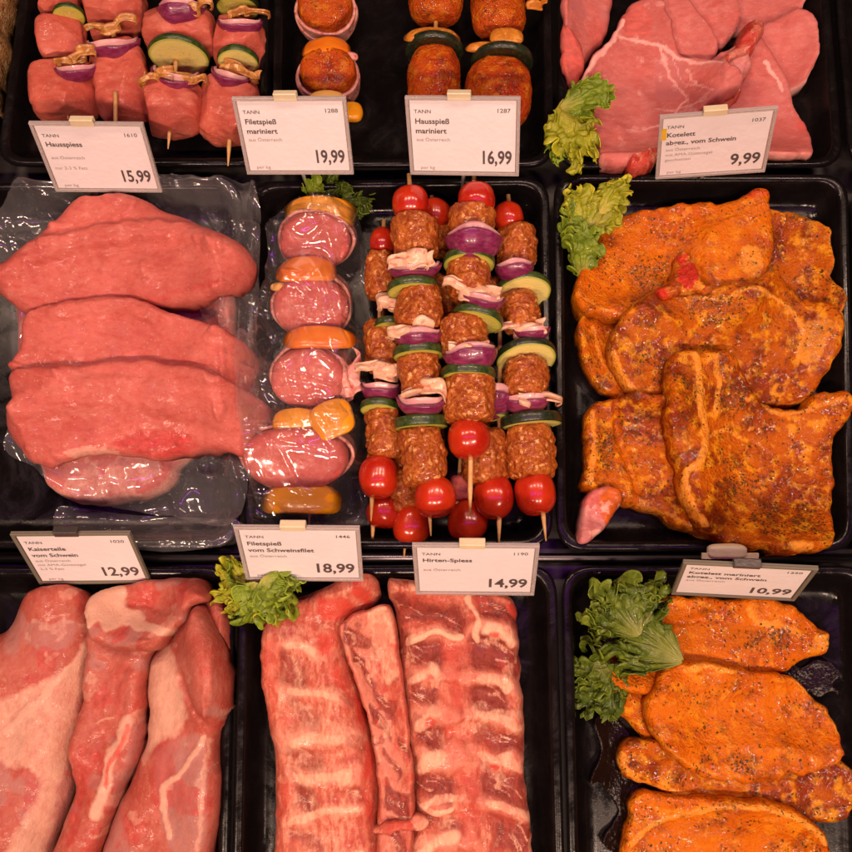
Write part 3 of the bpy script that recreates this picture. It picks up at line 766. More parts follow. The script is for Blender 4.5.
tray('black tray of marinated skewers behind the 19,99 and 16,99 cards', [(276, -180), (549, -180), (554, 166), (272, 166)])
tray('black tray of raw bone-in chops behind the 9,99 card', [(556, -180), (815, -180), (844, 166), (559, 168)])
tray('black tray mostly outside the picture, at the right end of the top row', [(822, -180), (1100, -180), (1160, 168), (851, 168)])
tray('black tray holding raw schnitzel on clear film', [(-60, 183), (242, 181), (239, 548), (-95, 548)])
tray('black tray holding the film-wrapped skewer and the tomato skewers', [(247, 181), (549, 177), (553, 548), (244, 548)])
tray('black tray of glossy marinated bone-in chops in the middle row', [(554, 174), (848, 174), (857, 551), (557, 551)])
tray('black tray mostly outside the picture, right of the marinated bone-in chops', [(853, 175), (1100, 178), (1130, 556), (862, 556)])
tray('black tray of thick raw pork pieces in the bottom row', [(-90, 567), (234, 567), (226, 960), (-130, 960)])
tray('black tray of raw rib racks in the bottom row', [(239, 567), (556, 565), (567, 960), (230, 960)])
tray('black tray of marinated boneless steaks and a lettuce leaf', [(562, 566), (872, 566), (892, 960), (571, 960)])

def rail(label, y0, y1, z):
    c0 = P1(-200, y0, z); c1 = P1(1050, y1, z)
    V, F = tube([c0, c1], [0.0032, 0.0032], 16)
    prop(mesh('steel_rail', V, F, M['rail']), label, 'rail', 'steel rails between the tray rows')
rail('thin steel rail between the middle and bottom tray rows', 557, 558.5, 0.018)

# ------------------------------------------------------------------ price cards
def text_mesh(body, size, bold, xs):
    cu = bpy.data.curves.new('lettering', 'FONT')
    cu.body = body; cu.size = size; cu.offset = bold; cu.resolution_u = 3
    o = bpy.data.objects.new('lettering', cu); COL.objects.link(o)
    dg = bpy.context.evaluated_depsgraph_get(); dg.update()
    me = bpy.data.meshes.new_from_object(o.evaluated_get(dg))
    V = np.array([v.co[:] for v in me.vertices]).reshape(-1, 3); F = [list(p.vertices) for p in me.polygons]
    bpy.data.objects.remove(o); bpy.data.curves.remove(cu); bpy.data.meshes.remove(me)
    if len(V): V[:, 0] *= xs
    return V, F
CW, CH = 0.0735, 0.0561
def price_card(label, q, name, small, num, price, per='per kg', dark=False, sticker=False, stem=0.03, psc=0.70, top=''):
    x, y, z, yaw, lean, roll = q
    r = np.array([math.cos(yaw) * math.cos(roll), math.sin(yaw) * math.cos(roll), math.sin(roll)])
    nn = np.array([-math.sin(yaw), math.cos(yaw), 0.0])
    u = math.cos(lean) * np.array([0, 0, 1.0]) + math.sin(lean) * nn
    u = u - r * (u @ r); u /= np.linalg.norm(u)
    n = np.cross(r, u); c = np.array([x, y, z])
    root = thing('price_card', c - u * CH / 2, label, 'price card', 'price cards standing in front of the trays')
    hm = M['acrylic_dark' if dark else 'acrylic']
    fw = 0.0022
    parts = [frame_box(c - n * 0.0012, r, u, n, CW, CH, 0.0012)]
    parts += [frame_box(c + u * sy * (CH - fw) / 2 + n * 0.0002, r, u, n, CW, fw, 0.0016) for sy in (-1, 1)]
    parts += [frame_box(c + r * sx * (CW - fw) / 2 + n * 0.0002, r, u, n, fw, CH - 2 * fw - 0.0001, 0.0016) for sx in (-1, 1)]
    V, F = join(parts)
    ho = mesh('card_holder', V, F, hm, root, smooth=False)
    bv = ho.modifiers.new('bevel', 'BEVEL'); bv.width = 0.0004; bv.segments = 2
    # paper with a slight bow
    gu = np.linspace(-0.5, 0.5, 12); gv = np.linspace(-0.5, 0.5, 8)
    U, Vv = np.meshgrid(gu, gv, indexing='ij')
    Pp = c + (U * (CW - 2 * fw - 0.0010))[..., None] * r + (Vv * (CH - 2 * fw - 0.0012))[..., None] * u + (-0.0003 + 0 * U)[..., None] * n
    V, F = sheet(Pp, 0.0003); paper = mesh('card_paper', V, F[:, ::-1], M['paper'], root, smooth=False)
    def line(txt, size, xm, ym, bold, xs, right=False, mat='ink', pname='lettering'):
        V, F = text_mesh(txt, size, bold, xs)
        if not len(V): return
        if right: V[:, 0] -= V[:, 0].max()
        o = c - r * CW / 2 + u * CH / 2 + n * (0.00002)
        W = o + (xm + V[:, :1]) * r + (V[:, 1:2] - ym) * u
        mesh(pname, W, F, M[mat], paper, smooth=False)
    line('TANN', 0.0036, 0.0052, 0.0115, 0.00002, 1.1)
    yy = 0.0188
    for s in name:
        line(s, 0.0052, 0.0054, yy, 0.00011, 1.05, pname='product_name'); yy += 0.0068
    yy -= 0.0012
    if len(name) == 1 and len(small) > 0: yy += 0.0045
    for s in small:
        line(s, 0.0034, 0.0056, yy, 0.0, 1.1, mat='ink_soft', pname='small_print'); yy += 0.0046 if len(name) > 1 else 0.0085
    line(per, 0.0034, 0.0075, CH - 0.0042, 0.0, 1.1, mat='ink_soft', pname='small_print')
    line(num, 0.0040, CW - 0.0062, 0.0108, 0.00002, 1.15, True, pname='article_number')
    line(price, 0.0135, CW - 0.0050, CH - 0.0088, 0.00032, psc, True, pname='price')
    if sticker:
        V, F = frame_box(c - r * (CW / 2 - 0.0032) + u * 0.012, r, u, n, 0.0042, 0.010, 0.0003); mesh('yellow_sticker', V, F, M['yellow'], root, smooth=False)
    # clip over the top edge and stem behind
    cc = c + u * (CH / 2 + 0.0006) + r * (-0.002)
    V, F = join([frame_box(cc + n * 0.0012, r, u, n, 0.015, 0.0052, 0.0012), frame_box(cc + u * 0.0022, r, u, n, 0.015, 0.0014, 0.0052), frame_box(cc - n * 0.0024, r, u, n, 0.015, 0.0052, 0.0012)])
    co = mesh('clip', V, F, M['clip_dark' if dark else 'clip_cream'] if not (stem < 0) else hm, root, smooth=False)
    bv = co.modifiers.new('bevel', 'BEVEL'); bv.width = 0.0005; bv.segments = 2
    p0 = c - n * 0.0034 + u * (CH / 2 - 0.002); p1 = c - n * 0.0034 - u * (CH / 2 - 0.006)
    p2 = np.array([p1[0], p1[1] + 0.002, 0.0])
    V, F = tube([p0, p1, p2], [0.0014, 0.0014, 0.0014], 8)
    mesh('stem', V, F, M['acrylic'], root)
    return root
CARDS = [[-0.2197, 0.1694, 0.0664, 0.0, 0.4171, -0.0159], [-0.0866, 0.1788, 0.0776, -0.0253, 0.5209, 0.05], [0.0244, 0.1759, 0.0825, -0.072, 0.5349, 0.1065], [0.1931, 0.1791, 0.0671, -0.0154, 0.3097, 0.1804], [-0.2172, -0.0952, 0.0456, 0.0073, 0.5388, 0.0065], [-0.0757, -0.094, 0.072, -0.0068, 0.5418, -0.0097], [0.0295, -0.1037, 0.0755, -0.0096, 0.5005, 0.0412], [0.1863, -0.1104, 0.081, -0.0565, 0.2941, 0.1351]]
price_card('white price card reading Hausspiess 15,99, tilted below the raw pork skewers', CARDS[0], ['Hausspiess'], ['aus Österreich', 'nur 2-3 % Fett'], '1610', '15,99')
price_card('white price card reading Filetspieß mariniert 19,99', CARDS[1], ['Filetspieß', 'mariniert'], ['aus Österreich'], '1288', '19,99')
price_card('white price card reading Hausspieß mariniert 16,99', CARDS[2], ['Hausspieß', 'mariniert'], ['aus Österreich'], '1287', '16,99')
price_card('white price card reading Kotelett 9,99 with a small yellow sticker on its left edge', CARDS[3], ['Kotelett', 'abgez., vom Schwein'], ['aus Österreich', 'mit AMA-Gütesiegel', 'geschnitten'], '1037', '9,99', sticker=True, psc=0.85)
price_card('price card in a dark grey holder reading Kaiserteile vom Schwein 12,99', CARDS[4], ['Kaiserteile', 'vom Schwein'], ['aus Österreich', 'mit AMA-Gütesiegel', '2-3 % Fett'], '1020', '12,99', dark=True, psc=0.85)
price_card('white price card reading Filetspieß vom Schweinsfilet 18,99, above curly lettuce', CARDS[5], ['Filetspieß', 'vom Schweinsfilet'], ['aus Österreich'], '1446', '18,99', psc=0.85)
price_card('white price card reading Hirten-Spiess 14,99, below the tomato skewers', CARDS[6], ['Hirten-Spiess'], ['aus Österreich'], '1190', '14,99', per='', psc=0.85)
price_card('price card in a dark holder reading Kotelett mariniert 10,99, leaning far back', CARDS[7], ['Kotelett mariniert', 'abgez., vom Schwein'], ['aus Österreich'], '1250', '10,99', per='', dark=True, psc=0.85)

#BODY#
# ------------------------------------------------------------------ bottom left tray: thick raw pork pieces
G = 'thick raw pork pieces in the bottom left tray'
slab('pork_loin', 'raw pork loin piece at the left edge of the bottom row, half under its card', 'pork loin',
     [(-2, 628), (20, 596), (43, 585), (77, 590), (84, 621), (86, 648), (79, 678), (73, 725), (64, 768), (63, 795), (47, 838), (28, 880), (-30, 890), (-55, 800), (-50, 690), (-25, 645)],
     0.030, M['loin'], R=0.030, z=0.030, group=G, seed=41, bump=0.0022, feats=[('N', 2, 42, 0.55, 0.14), ('N', 1, 50, 0.45, 0.16), ('N', 0, 95, 0.4, 0.30),
     ('P', 0, [(-6, 705), (38, 684), (76, 668), (71, 725), (60, 775), (45, 840), (22, 880), (10, 850), (36, 800), (34, 770), (8, 768), (-10, 740)], 9, 0.62),
     ('P', 2, [(24, 700), (52, 690), (50, 712), (30, 725), (24, 760), (10, 752)], 8, 0.7),
     ('L', 0, [(85, 640), (70, 668), (50, 690), (30, 710), (8, 730)], 6, 0.8, 0.001), ('L', -1, [(80, 690), (62, 760), (40, 840)], 10, 1, -0.001)])
slab('pork_loin', 'narrow raw pork strip lying right of the middle loin, against the tray wall', 'pork loin',
     [(200, 592), (214, 589), (230, 607), (234, 642), (231, 690), (214, 716), (205, 650)], 0.016, M['loin'], R=0.012, z=0.018, group=G, seed=46, bump=0.0015)
slab('pork_loin', 'fat-capped pale raw pork loin on the right of the bottom left tray', 'pork loin',
     [(143, 658), (163, 636), (187, 612), (203, 604), (217, 622), (229, 655), (230, 700), (224, 722), (217, 742), (219, 801), (208, 860), (196, 905), (90, 905), (97, 840), (123, 781), (136, 748), (139, 718), (140, 678)],
     0.032, M['loin'], R=0.028, z=0.034, group=G, seed=43, bump=0.0022, feats=[('N', 2, 42, 0.55, 0.14), ('N', 1, 50, 0.45, 0.16), ('N', 0, 95, 0.4, 0.30),
     ('P', 0, [(160, 648), (173, 650), (181, 678), (190, 712), (178, 735), (158, 742), (140, 768), (136, 720), (140, 675)], 10, 0.72),
     ('P', 2, [(158, 748), (205, 735), (212, 800), (205, 850), (170, 848), (158, 800)], 10, 0.62),
     ('L', 0, [(206, 738), (186, 768), (168, 782), (164, 800), (170, 835)], 4.5, 0.75, 0.0008),
     ('P', 1, [(155, 742), (172, 734), (182, 742), (172, 760), (158, 756)], 5, 0.35),
     ('L', -1, [(184, 678), (200, 706), (214, 730)], 5, 1, -0.003), ('L', 0, [(212, 740), (206, 790), (200, 850)], 4, 0.5)])
slab('pork_loin', 'dark red raw pork piece with a ragged fat streak, between two paler loins', 'pork loin',
     [(86, 610), (104, 622), (140, 628), (160, 640), (145, 658), (140, 701), (135, 751), (123, 781), (104, 821), (90, 860), (76, 905), (34, 905), (48, 850), (66, 797), (64, 752), (76, 701), (81, 655)],
     0.026, M['loin'], R=0.020, z=0.036, group=G, seed=42, bump=0.0030, lumps=60, feats=[('N', 2, 42, 0.55, 0.14), ('N', 1, 50, 0.45, 0.16), ('N', 0, 95, 0.4, 0.30),
     ('N', 1, 60, 0.35, 0.05), ('L', 0, [(126, 722), (121, 742), (112, 752), (108, 775), (101, 800), (96, 815)], 9, 0.75, 0.0012),
     ('L', 3, [(128, 728), (122, 745), (110, 765), (106, 785)], 4, 0.55), ('L', -1, [(84, 655), (110, 668), (138, 664)], 6, 1, -0.0018),
     ('L', 2, [(138, 720), (128, 765), (110, 808)], 6, 0.7), ('L', 0, [(92, 724), (112, 718)], 2, 0.5)])
slab('pork_loin', 'folded raw pork flap with a cream fat cap, under the 12,99 card', 'pork loin',
     [(78, 601), (92, 588), (113, 584), (140, 578), (187, 577), (203, 588), (207, 600), (190, 606), (185, 620), (166, 634), (152, 650), (120, 652), (92, 645), (82, 628)],
     0.020, M['loin'], R=0.014, z=0.050, group=G, seed=44, bump=0.0020, feats=[('N', 2, 42, 0.55, 0.14), ('N', 1, 50, 0.45, 0.16), ('N', 0, 95, 0.4, 0.30),
     ('P', 0, [(77, 600), (90, 588), (112, 586), (117, 606), (132, 614), (142, 622), (173, 628), (168, 634), (140, 632), (122, 626), (106, 632), (96, 622), (86, 628), (79, 620)], 6, 0.95, 0.0008),
     ('P', 1, [(112, 632), (130, 624), (122, 640), (110, 645)], 4, 0.5), ('L', -1, [(118, 600), (140, 606), (165, 612)], 5, 1, -0.002)])

# ------------------------------------------------------------------ bottom middle tray: rib racks
G = 'raw pork rib racks'
def box(x0, x1, y0, y1, sk=4):
    return [(x0, y0 + sk), ((x0 + x1) / 2, y0), (x1, y0 + sk * 1.5), (x1 - 1, y1 - sk), ((x0 + x1) / 2 + 3, y1), (x0 + 2, y1 - sk * 1.4)]
def patches(lst, ch, st, soft=5, dz=0.0, slant=9):
    out = []
    for n_, (x0, x1, y0, y1) in enumerate(lst):
        rs = np.random.RandomState(int(x0 * 7 + y0)); jt = lambda a: (rs.rand() - 0.5) * 2 * a
        w_, h_ = x1 - x0, y1 - y0; sl = slant * (0.5 + rs.rand())
        top_ = [(x0 + w_ * f, y0 + sl * (f - 0.5) * 2 + jt(h_ * 0.16)) for f in (0.02, 0.35, 0.68, 0.97)]
        bot_ = [(x0 + w_ * f, y1 + sl * (f - 0.5) * 2 + jt(h_ * 0.16)) for f in (0.95, 0.6, 0.28, 0.05)]
        out.append(('P', ch, top_ + bot_, soft, st * (0.8 + 0.3 * rs.rand()), dz))
        if ch == 1:
            for k_ in range(3):
                a_, b_ = 0.15 + 0.6 * rs.rand(), 0.1 + 0.7 * rs.rand()
                out.append(('L', 0, [(x0 + w_ * a_ - w_ * 0.16, y0 + h_ * b_ - h_ * 0.16), (x0 + w_ * a_, y0 + h_ * b_), (x0 + w_ * a_ + w_ * 0.18, y0 + h_ * b_ + h_ * 0.26)], 1.3, 0.45))
    return out
def ribs(lst):
    """rounded bones under the membrane: raised, pale bands with a thin fatty streak"""
    out = []
    for x0, y0, x1, y1 in lst:
        m_ = ((x0 + x1) / 2, (y0 + y1) / 2 - 2)
        k_ = int(x0 * 3 + y0) % 5
        out.append(('L', 2, [(x0, y0), m_, (x1, y1)], 13 + k_, 0.45 + 0.06 * k_, 0.0026 + 0.0003 * k_))
        out.append(('L', 0, [(x0 + 3 + 2 * k_, y0 + 2), m_, (x1 - 4 * k_, y1 + 1)], 5 + k_, 0.62, 0.0004))
    return out
slab('rib_rack', 'yellowish rib rack on the left with a curved bloody edge, below the curly lettuce', 'rib rack',
     [(264, 622), (282, 604), (312, 592), (340, 580), (366, 574), (379, 580), (378, 600), (366, 612), (352, 622), (346, 640), (352, 672), (366, 720), (378, 775), (380, 830), (388, 905), (262, 905), (271, 850), (272, 775), (264, 712), (260, 670)],
     0.024, M['rib'], warp=0.0058, res=0.0009, R=0.016, z=0.028, group=G, seed=51, bump=0.0016, lumps=70, feats=[
     ('P', 0, [(284, 632), (312, 628), (332, 640), (334, 690), (346, 730), (360, 790), (364, 905), (284, 905), (284, 780), (278, 700)], 14, 0.26),
     ('N', 0, 100, 0.35, 0.2),
     *ribs([(283, 642, 336, 652), (284, 690, 340, 700), (286, 736, 352, 738), (288, 778, 356, 770), (288, 822, 360, 812), (288, 866, 364, 856)]),
     ('L', 3, [(270, 640), (268, 680), (274, 730), (278, 800), (276, 860)], 7, 0.35)]
     + patches([(278, 313, 654, 686), (284, 318, 702, 730), (287, 322, 745, 768), (290, 322, 782, 812), (288, 322, 832, 852)], 1, 0.75, 16, -0.0026)
     + patches([(324, 351, 596, 620), (348, 372, 583, 602), (322, 339, 632, 655), (335, 349, 664, 692), (350, 364, 701, 728), (362, 376, 752, 776), (363, 378, 797, 830)], 3, 0.75, 9, -0.0006)
     + patches([(318, 340, 612, 632), (330, 352, 690, 706), (342, 362, 730, 752), (347, 368, 778, 800)], 1, 0.40, 6, -0.001))
slab('rib_rack', 'dark red rib rack on the right with slanted meat between the ribs', 'rib rack',
     [(388, 582), (402, 580), (440, 584), (497, 592), (514, 600), (519, 625), (522, 668), (525, 720), (526, 768), (530, 801), (534, 855), (537, 905), (390, 905), (410, 830), (411, 780), (406, 728), (400, 668), (394, 615)],
     0.024, M['rib'], warp=0.0058, res=0.0009, R=0.012, z=0.028, group=G, seed=52, bump=0.0016, lumps=75, feats=[
     ('L', 3, [(449, 650), (452, 690), (458, 740), (466, 790), (472, 860)], 18, 0.36, 0.0008), ('N', 0, 90, 0.35, 0.22), ('N', 3, 80, 0.3, 0.24), *ribs([(402, 640, 456, 632), (472, 628, 522, 642), (404, 680, 446, 668), (466, 670, 522, 686), (410, 724, 452, 714), (474, 710, 526, 728), (412, 768, 460, 756), (480, 756, 528, 772), (414, 808, 462, 798), (484, 804, 532, 822), (416, 850, 466, 840)]), ('E', 2, 4, 0.6),
     ('L', 0, [(412, 641), (432, 635), (456, 634)], 4.5, 0.95, 0.0018), ('L', 0, [(472, 600), (471, 622), (473, 640)], 5, 0.8, 0.0010),
     ('P', 0, box(424, 445, 662, 680), 5, 0.5), ('P', 0, box(470, 484, 668, 682), 4, 0.6), ('P', 0, box(498, 512, 662, 682), 5, 0.4), ('L', 0, [(420, 805), (440, 812), (452, 812)], 4, 0.9, 0.0012), ('L', 0, [(480, 725), (500, 712), (518, 716)], 6, 0.45, 0.001),
     ('P', 3, box(424, 434, 720, 729, 2), 5, 0.75, -0.0012), ('P', 3, box(490, 502, 764, 771, 2), 5, 0.75, -0.001), ('P', 3, box(504, 517, 602, 622, 2), 3, 0.9), ('P', 3, box(486, 496, 634, 640, 1), 4, 0.6), ('P', 3, box(424, 434, 673, 679, 1), 4, 0.5)]
     + patches([(395, 462, 601, 625), (478, 515, 599, 623), (397, 443, 641, 667), (464, 521, 641, 666), (404, 438, 684, 711), (470, 512, 682, 710), (414, 446, 727, 752), (477, 525, 729, 754), (413, 456, 772, 793), (480, 528, 773, 806), (430, 466, 817, 833), (488, 532, 823, 852)], 1, 0.85, 15, -0.0028))
slab('rib_rack', 'pale narrow rib strip lying between the two wider rib racks', 'rib rack',
     [(337, 628), (346, 618), (362, 610), (384, 604), (392, 609), (396, 630), (401, 665), (406, 705), (410, 740), (413, 770), (415, 815), (413, 855), (412, 905), (376, 905), (376, 850), (377, 800), (372, 745), (358, 695), (346, 660)],
     0.011, M['rib'], warp=0.004, res=0.0009, soft=13, R=0.004, z=0.038, group=G, seed=53, bump=0.0012, feats=[
     ('P', 2, [(340, 628), (350, 616), (368, 612), (375, 660), (392, 720), (404, 800), (400, 900), (380, 900), (376, 780), (356, 690)], 8, 0.55), ('N', 1, 95, 0.5, 0.16), ('N', 3, 100, 0.4, 0.2),
     ('P', 0, [(366, 612), (388, 606), (396, 650), (398, 680), (384, 684), (374, 650)], 8, 0.55), ('P', 3, box(386, 402, 640, 648, 2), 3, 0.5), ('N', 0, 90, 0.4, 0.2)]
     + patches([(344, 374, 628, 646), (373, 398, 699, 712), (369, 392, 717, 733), (396, 408, 742, 752), (380, 398, 762, 772), (382, 412, 788, 816), (384, 408, 832, 850), (352, 366, 655, 668), (362, 380, 676, 688)], 1, 0.75, 4, -0.0010)
     + [('L', 1, [(352, 628), (362, 636), (374, 646)], 1.6, 0.7, -0.001), ('L', 1, [(380, 704), (396, 703)], 1.5, 0.8, -0.001)])
slab('fat_strip', 'small ragged strip of fat lying across the rib racks near the bottom', 'fat strip',
     [(372, 834), (386, 826), (404, 822), (422, 818), (427, 824), (418, 831), (398, 831), (384, 836)], 0.0035, M['rib'], R=0.004, z=0.042, seed=55, wob=0.002, soft=8, feats=[('N', 0, 60, 0.6, -0.1), ('N', 3, 80, 0.5, 0.1)])

# ------------------------------------------------------------------ bottom right tray: marinated steaks
G = 'marinated steaks in the bottom right tray'
slab('marinade_puddle', 'large dark puddle of wet marinade left of the marinated steaks', 'marinade spill',
     [(592, 720), (612, 712), (640, 760), (640, 852), (612, 850), (600, 838), (618, 812), (606, 790), (596, 778), (588, 780), (600, 750)], 0.0008, M['smear'], R=0.002, z=0.005, seed=60, bump=0.0008, lumps=120)
slab('marinade_puddle', 'dark wet marinade spilled right of the back marinated steak', 'marinade spill',
     [(770, 676), (786, 664), (800, 667), (812, 659), (826, 663), (834, 672), (830, 684), (836, 694), (826, 692), (816, 697), (804, 690), (790, 684)], 0.0008, M['smear'], R=0.002, z=0.005, seed=61, bump=0.0008, lumps=120)
slab('marinated_steak', 'bottom-layer marinated steak peeking out left, below the lettuce', 'steak', [(614, 688), (640, 690), (670, 700), (690, 740), (670, 756), (648, 745), (632, 728), (618, 708)], 0.012, M['mari'], R=0.008, z=0.016, wob=0.0015, group=G, seed=62)
slab('marinated_steak', 'back marinated steak partly under the lettuce leaf, just below its card', 'steak',
     [(653, 603), (678, 595), (715, 600), (750, 598), (790, 603), (806, 614), (821, 628), (833, 634), (829, 651), (805, 660), (790, 672), (740, 680), (690, 696), (655, 695), (615, 688), (604, 664), (602, 650), (635, 640), (660, 625)],
     0.015, M['mari_bright'], R=0.009, z=0.020, wob=0.0015, group=G, seed=63, bump=0.0011, feats=[('L', 0, [(748, 608), (760, 622), (780, 625), (800, 634)], 5, 0.7), ('L', -1, [(660, 622), (700, 620), (722, 606)], 6, 1, -0.002), ('P', 0, box(815, 832, 634, 650, 2), 4, 0.8), ('P', 2, box(770, 792, 630, 652, 3), 6, 1.0), ('P', 2, box(735, 760, 630, 650, 3), 6, 0.6)])
slab('marinated_steak', 'wide marinated steak under the big oval one, its left corner a fatty knob', 'steak',
     [(620, 756), (630, 740), (650, 742), (700, 740), (780, 740), (846, 762), (856, 800), (840, 825), (780, 822), (700, 806), (660, 790), (640, 784), (624, 778)],
     0.014, M['mari'], R=0.009, z=0.022, wob=0.0015, group=G, seed=64, feats=[('L', 0, [(622, 757), (628, 772), (650, 788), (690, 796)], 5, 0.8), ('N', 0, 70, 0.4, 0.2)])
slab('marinated_steak', 'bottom marinated steak cut by the lower edge of the picture, with a yellow fat rim', 'steak',
     [(630, 835), (634, 806), (648, 794), (690, 796), (755, 800), (800, 812), (832, 842), (842, 880), (830, 920), (700, 930), (630, 910), (624, 870)],
     0.014, M['mari_bright'], R=0.008, z=0.026, wob=0.0015, group=G, seed=65, feats=[('L', 0, [(634, 846), (655, 828), (700, 812), (750, 806), (800, 820), (830, 846)], 4, 0.9, 0.0008), ('N', 0, 60, 0.3, 0.25)])
slab('marinated_steak', 'big oval marinated steak on top of the bottom right tray', 'steak',
     [(648, 712), (656, 688), (668, 670), (694, 662), (735, 668), (786, 674), (822, 694), (844, 716), (852, 742), (845, 766), (815, 777), (780, 782), (741, 786), (711, 779), (684, 765), (664, 744)],
     0.014, M['mari_bright'], R=0.007, z=0.036, wob=0.0015, group=G, seed=66, bump=0.0012, feats=[('L', 0, [(688, 672), (712, 667), (735, 672)], 4, 0.9, 0.001), ('L', 0, [(800, 682), (830, 705), (848, 735)], 2.5, 0.8), ('L', 0, [(655, 730), (680, 758), (720, 778)], 3, 0.5), ('P', 2, box(735, 760, 755, 778, 3), 6, 0.9), ('P', 3, box(844, 860, 738, 770, 2), 6, 0.45)])

# ------------------------------------------------------------------ middle right tray: marinated bone-in chops
G = 'marinated bone-in chops in the middle right tray'
slab('marinated_chop', 'marinated chop at the bottom of the pile, edge showing at the left tray wall', 'chop',
     [(580, 318), (577, 345), (588, 374), (614, 398), (660, 400), (680, 350), (650, 320), (610, 310)], 0.014, M['mari'], R=0.008, z=0.014, wob=0.0015, group=G, seed=71, feats=[('L', 0, [(592, 330), (600, 360), (616, 385)], 4, 0.5)])
slab('marinated_chop', 'marinated chop at the back right corner of the middle right tray', 'chop',
     [(700, 240), (742, 215), (768, 208), (801, 216), (820, 228), (829, 246), (827, 280), (838, 312), (820, 350), (740, 345), (700, 300)], 0.015, M['mari'], R=0.008, z=0.018, wob=0.0015, group=G, seed=72, feats=[('E', 0, 5, 0.55), ('N', 2, 60, 0.6, 0.1)])
slab('marinated_chop', 'large marinated chop at the back left, beside the curled lettuce', 'chop',
     [(580, 312), (576, 280), (590, 245), (598, 230), (613, 214), (650, 205), (690, 200), (726, 202), (745, 194), (763, 192), (769, 205), (772, 235), (766, 290), (730, 330), (660, 330), (618, 320), (600, 318)],
     0.016, M['mari_bright'], R=0.009, z=0.026, wob=0.0015, group=G, seed=73, bump=0.0011, feats=[('P', 3, box(732, 768, 192, 203, 3), 6, 0.5), ('P', 0, box(738, 760, 248, 280, 4), 6, 0.7), ('P', 2, box(636, 668, 250, 285, 4), 10, 0.8), ('L', 0, [(584, 300), (600, 310), (618, 316)], 3, 0.7)])
c = slab('marinated_chop', 'wide marinated chop mid-pile with a red bone on its top edge', 'chop',
     [(611, 352), (614, 330), (626, 312), (640, 300), (662, 282), (690, 274), (710, 284), (750, 282), (775, 268), (800, 290), (836, 306), (844, 327), (842, 350), (832, 376), (812, 396), (770, 402), (700, 408), (650, 396), (630, 384)],
     0.018, M['mari'], R=0.010, z=0.038, wob=0.0015, group=G, seed=74, bump=0.0011, feats=[('L', 0, [(616, 350), (632, 380), (655, 395)], 4, 0.7), ('L', 0, [(700, 298), (722, 302), (748, 292), (790, 306), (806, 330), (804, 360)], 4, 0.75, 0.001), ('P', 0, box(804, 828, 318, 360, 4), 5, 0.6), ('E', 0, 3.5, 0.4), ('P', 2, box(690, 740, 296, 325, 4), 8, 0.7), ('P', 2, box(640, 668, 350, 380, 4), 8, 0.7)])
slab('bone', None, None, [(683, 246), (690, 240), (697, 250), (703, 276), (712, 288), (698, 294), (680, 290), (664, 296), (656, 290), (672, 278), (680, 262)], 0.008, M['bone_mari'], feats=[('N', 3, 90, 0.75, 0.04), ('N', 0, 120, 0.7, 0.15)], wob=0.002, R=0.006, z=0.046, seed=75, parent=c, bump=0.002, lumps=110)
d = slab('marinated_chop', 'marinated chop at the front left with a bare pink bone end', 'chop',
     [(588, 412), (598, 402), (612, 398), (645, 396), (672, 402), (700, 440), (706, 500), (704, 533), (690, 532), (676, 526), (660, 515), (635, 508), (622, 505), (612, 498), (596, 494), (582, 486), (584, 466), (585, 440)],
     0.020, M['mari'], R=0.012, z=0.024, wob=0.0015, group=G, seed=76, bump=0.0013, feats=[('L', -1, [(616, 405), (622, 440), (640, 490)], 6, 1, -0.003), ('L', 0, [(593, 414), (594, 445), (588, 478)], 5, 0.6), ('P', 2, box(596, 616, 430, 470, 4), 6, 0.9), ('L', 0, [(640, 505), (670, 515), (690, 528)], 4, 0.5)])
slab('bone', None, None, [(580, 512), (586, 496), (600, 488), (616, 490), (621, 502), (614, 515), (605, 526), (594, 538), (584, 545), (575, 541)], 0.012, M['bone'], R=0.008, z=0.018, seed=77, parent=d, bump=0.0018, lumps=90, feats=[('N', 3, 90, 0.5, 0.12), ('P', 1, [(600, 490), (622, 488), (622, 520), (606, 528), (598, 505)], 8, 0.9), ('N', 0, 100, 0.6, 0.1)])
slab('marinated_chop', 'square marinated chop on top at the front right, with a yellow fat streak', 'chop',
     [(668, 395), (666, 376), (674, 352), (700, 347), (736, 348), (750, 364), (769, 392), (790, 402), (815, 400), (826, 390), (840, 386), (858, 392), (860, 412), (846, 432), (848, 470), (845, 510), (838, 545), (815, 553), (768, 550), (728, 542), (702, 525), (686, 492), (680, 460), (670, 425)],
     0.018, M['mari'], R=0.009, z=0.046, wob=0.0015, group=G, seed=78, bump=0.0011, feats=[
     ('L', 0, [(697, 352), (702, 378), (704, 402), (712, 432), (704, 458), (690, 474), (692, 498), (706, 524)], 6, 0.95, 0.0012), ('L', 0, [(716, 352), (724, 380), (720, 410)], 5, 0.7), ('L', 0, [(712, 436), (735, 425), (756, 430)], 3, 0.7), ('P', 0, box(790, 815, 540, 552, 2), 4, 0.7),
     ('P', 2, box(724, 752, 380, 412, 4), 8, 0.9), ('P', 2, box(735, 770, 455, 490, 4), 10, 0.9), ('P', 2, box(764, 830, 500, 535, 4), 10, 0.8), ('P', 2, box(676, 700, 390, 410, 4), 8, 0.7), ('L', 0, [(772, 398), (800, 408), (850, 395)], 4, 0.6)])

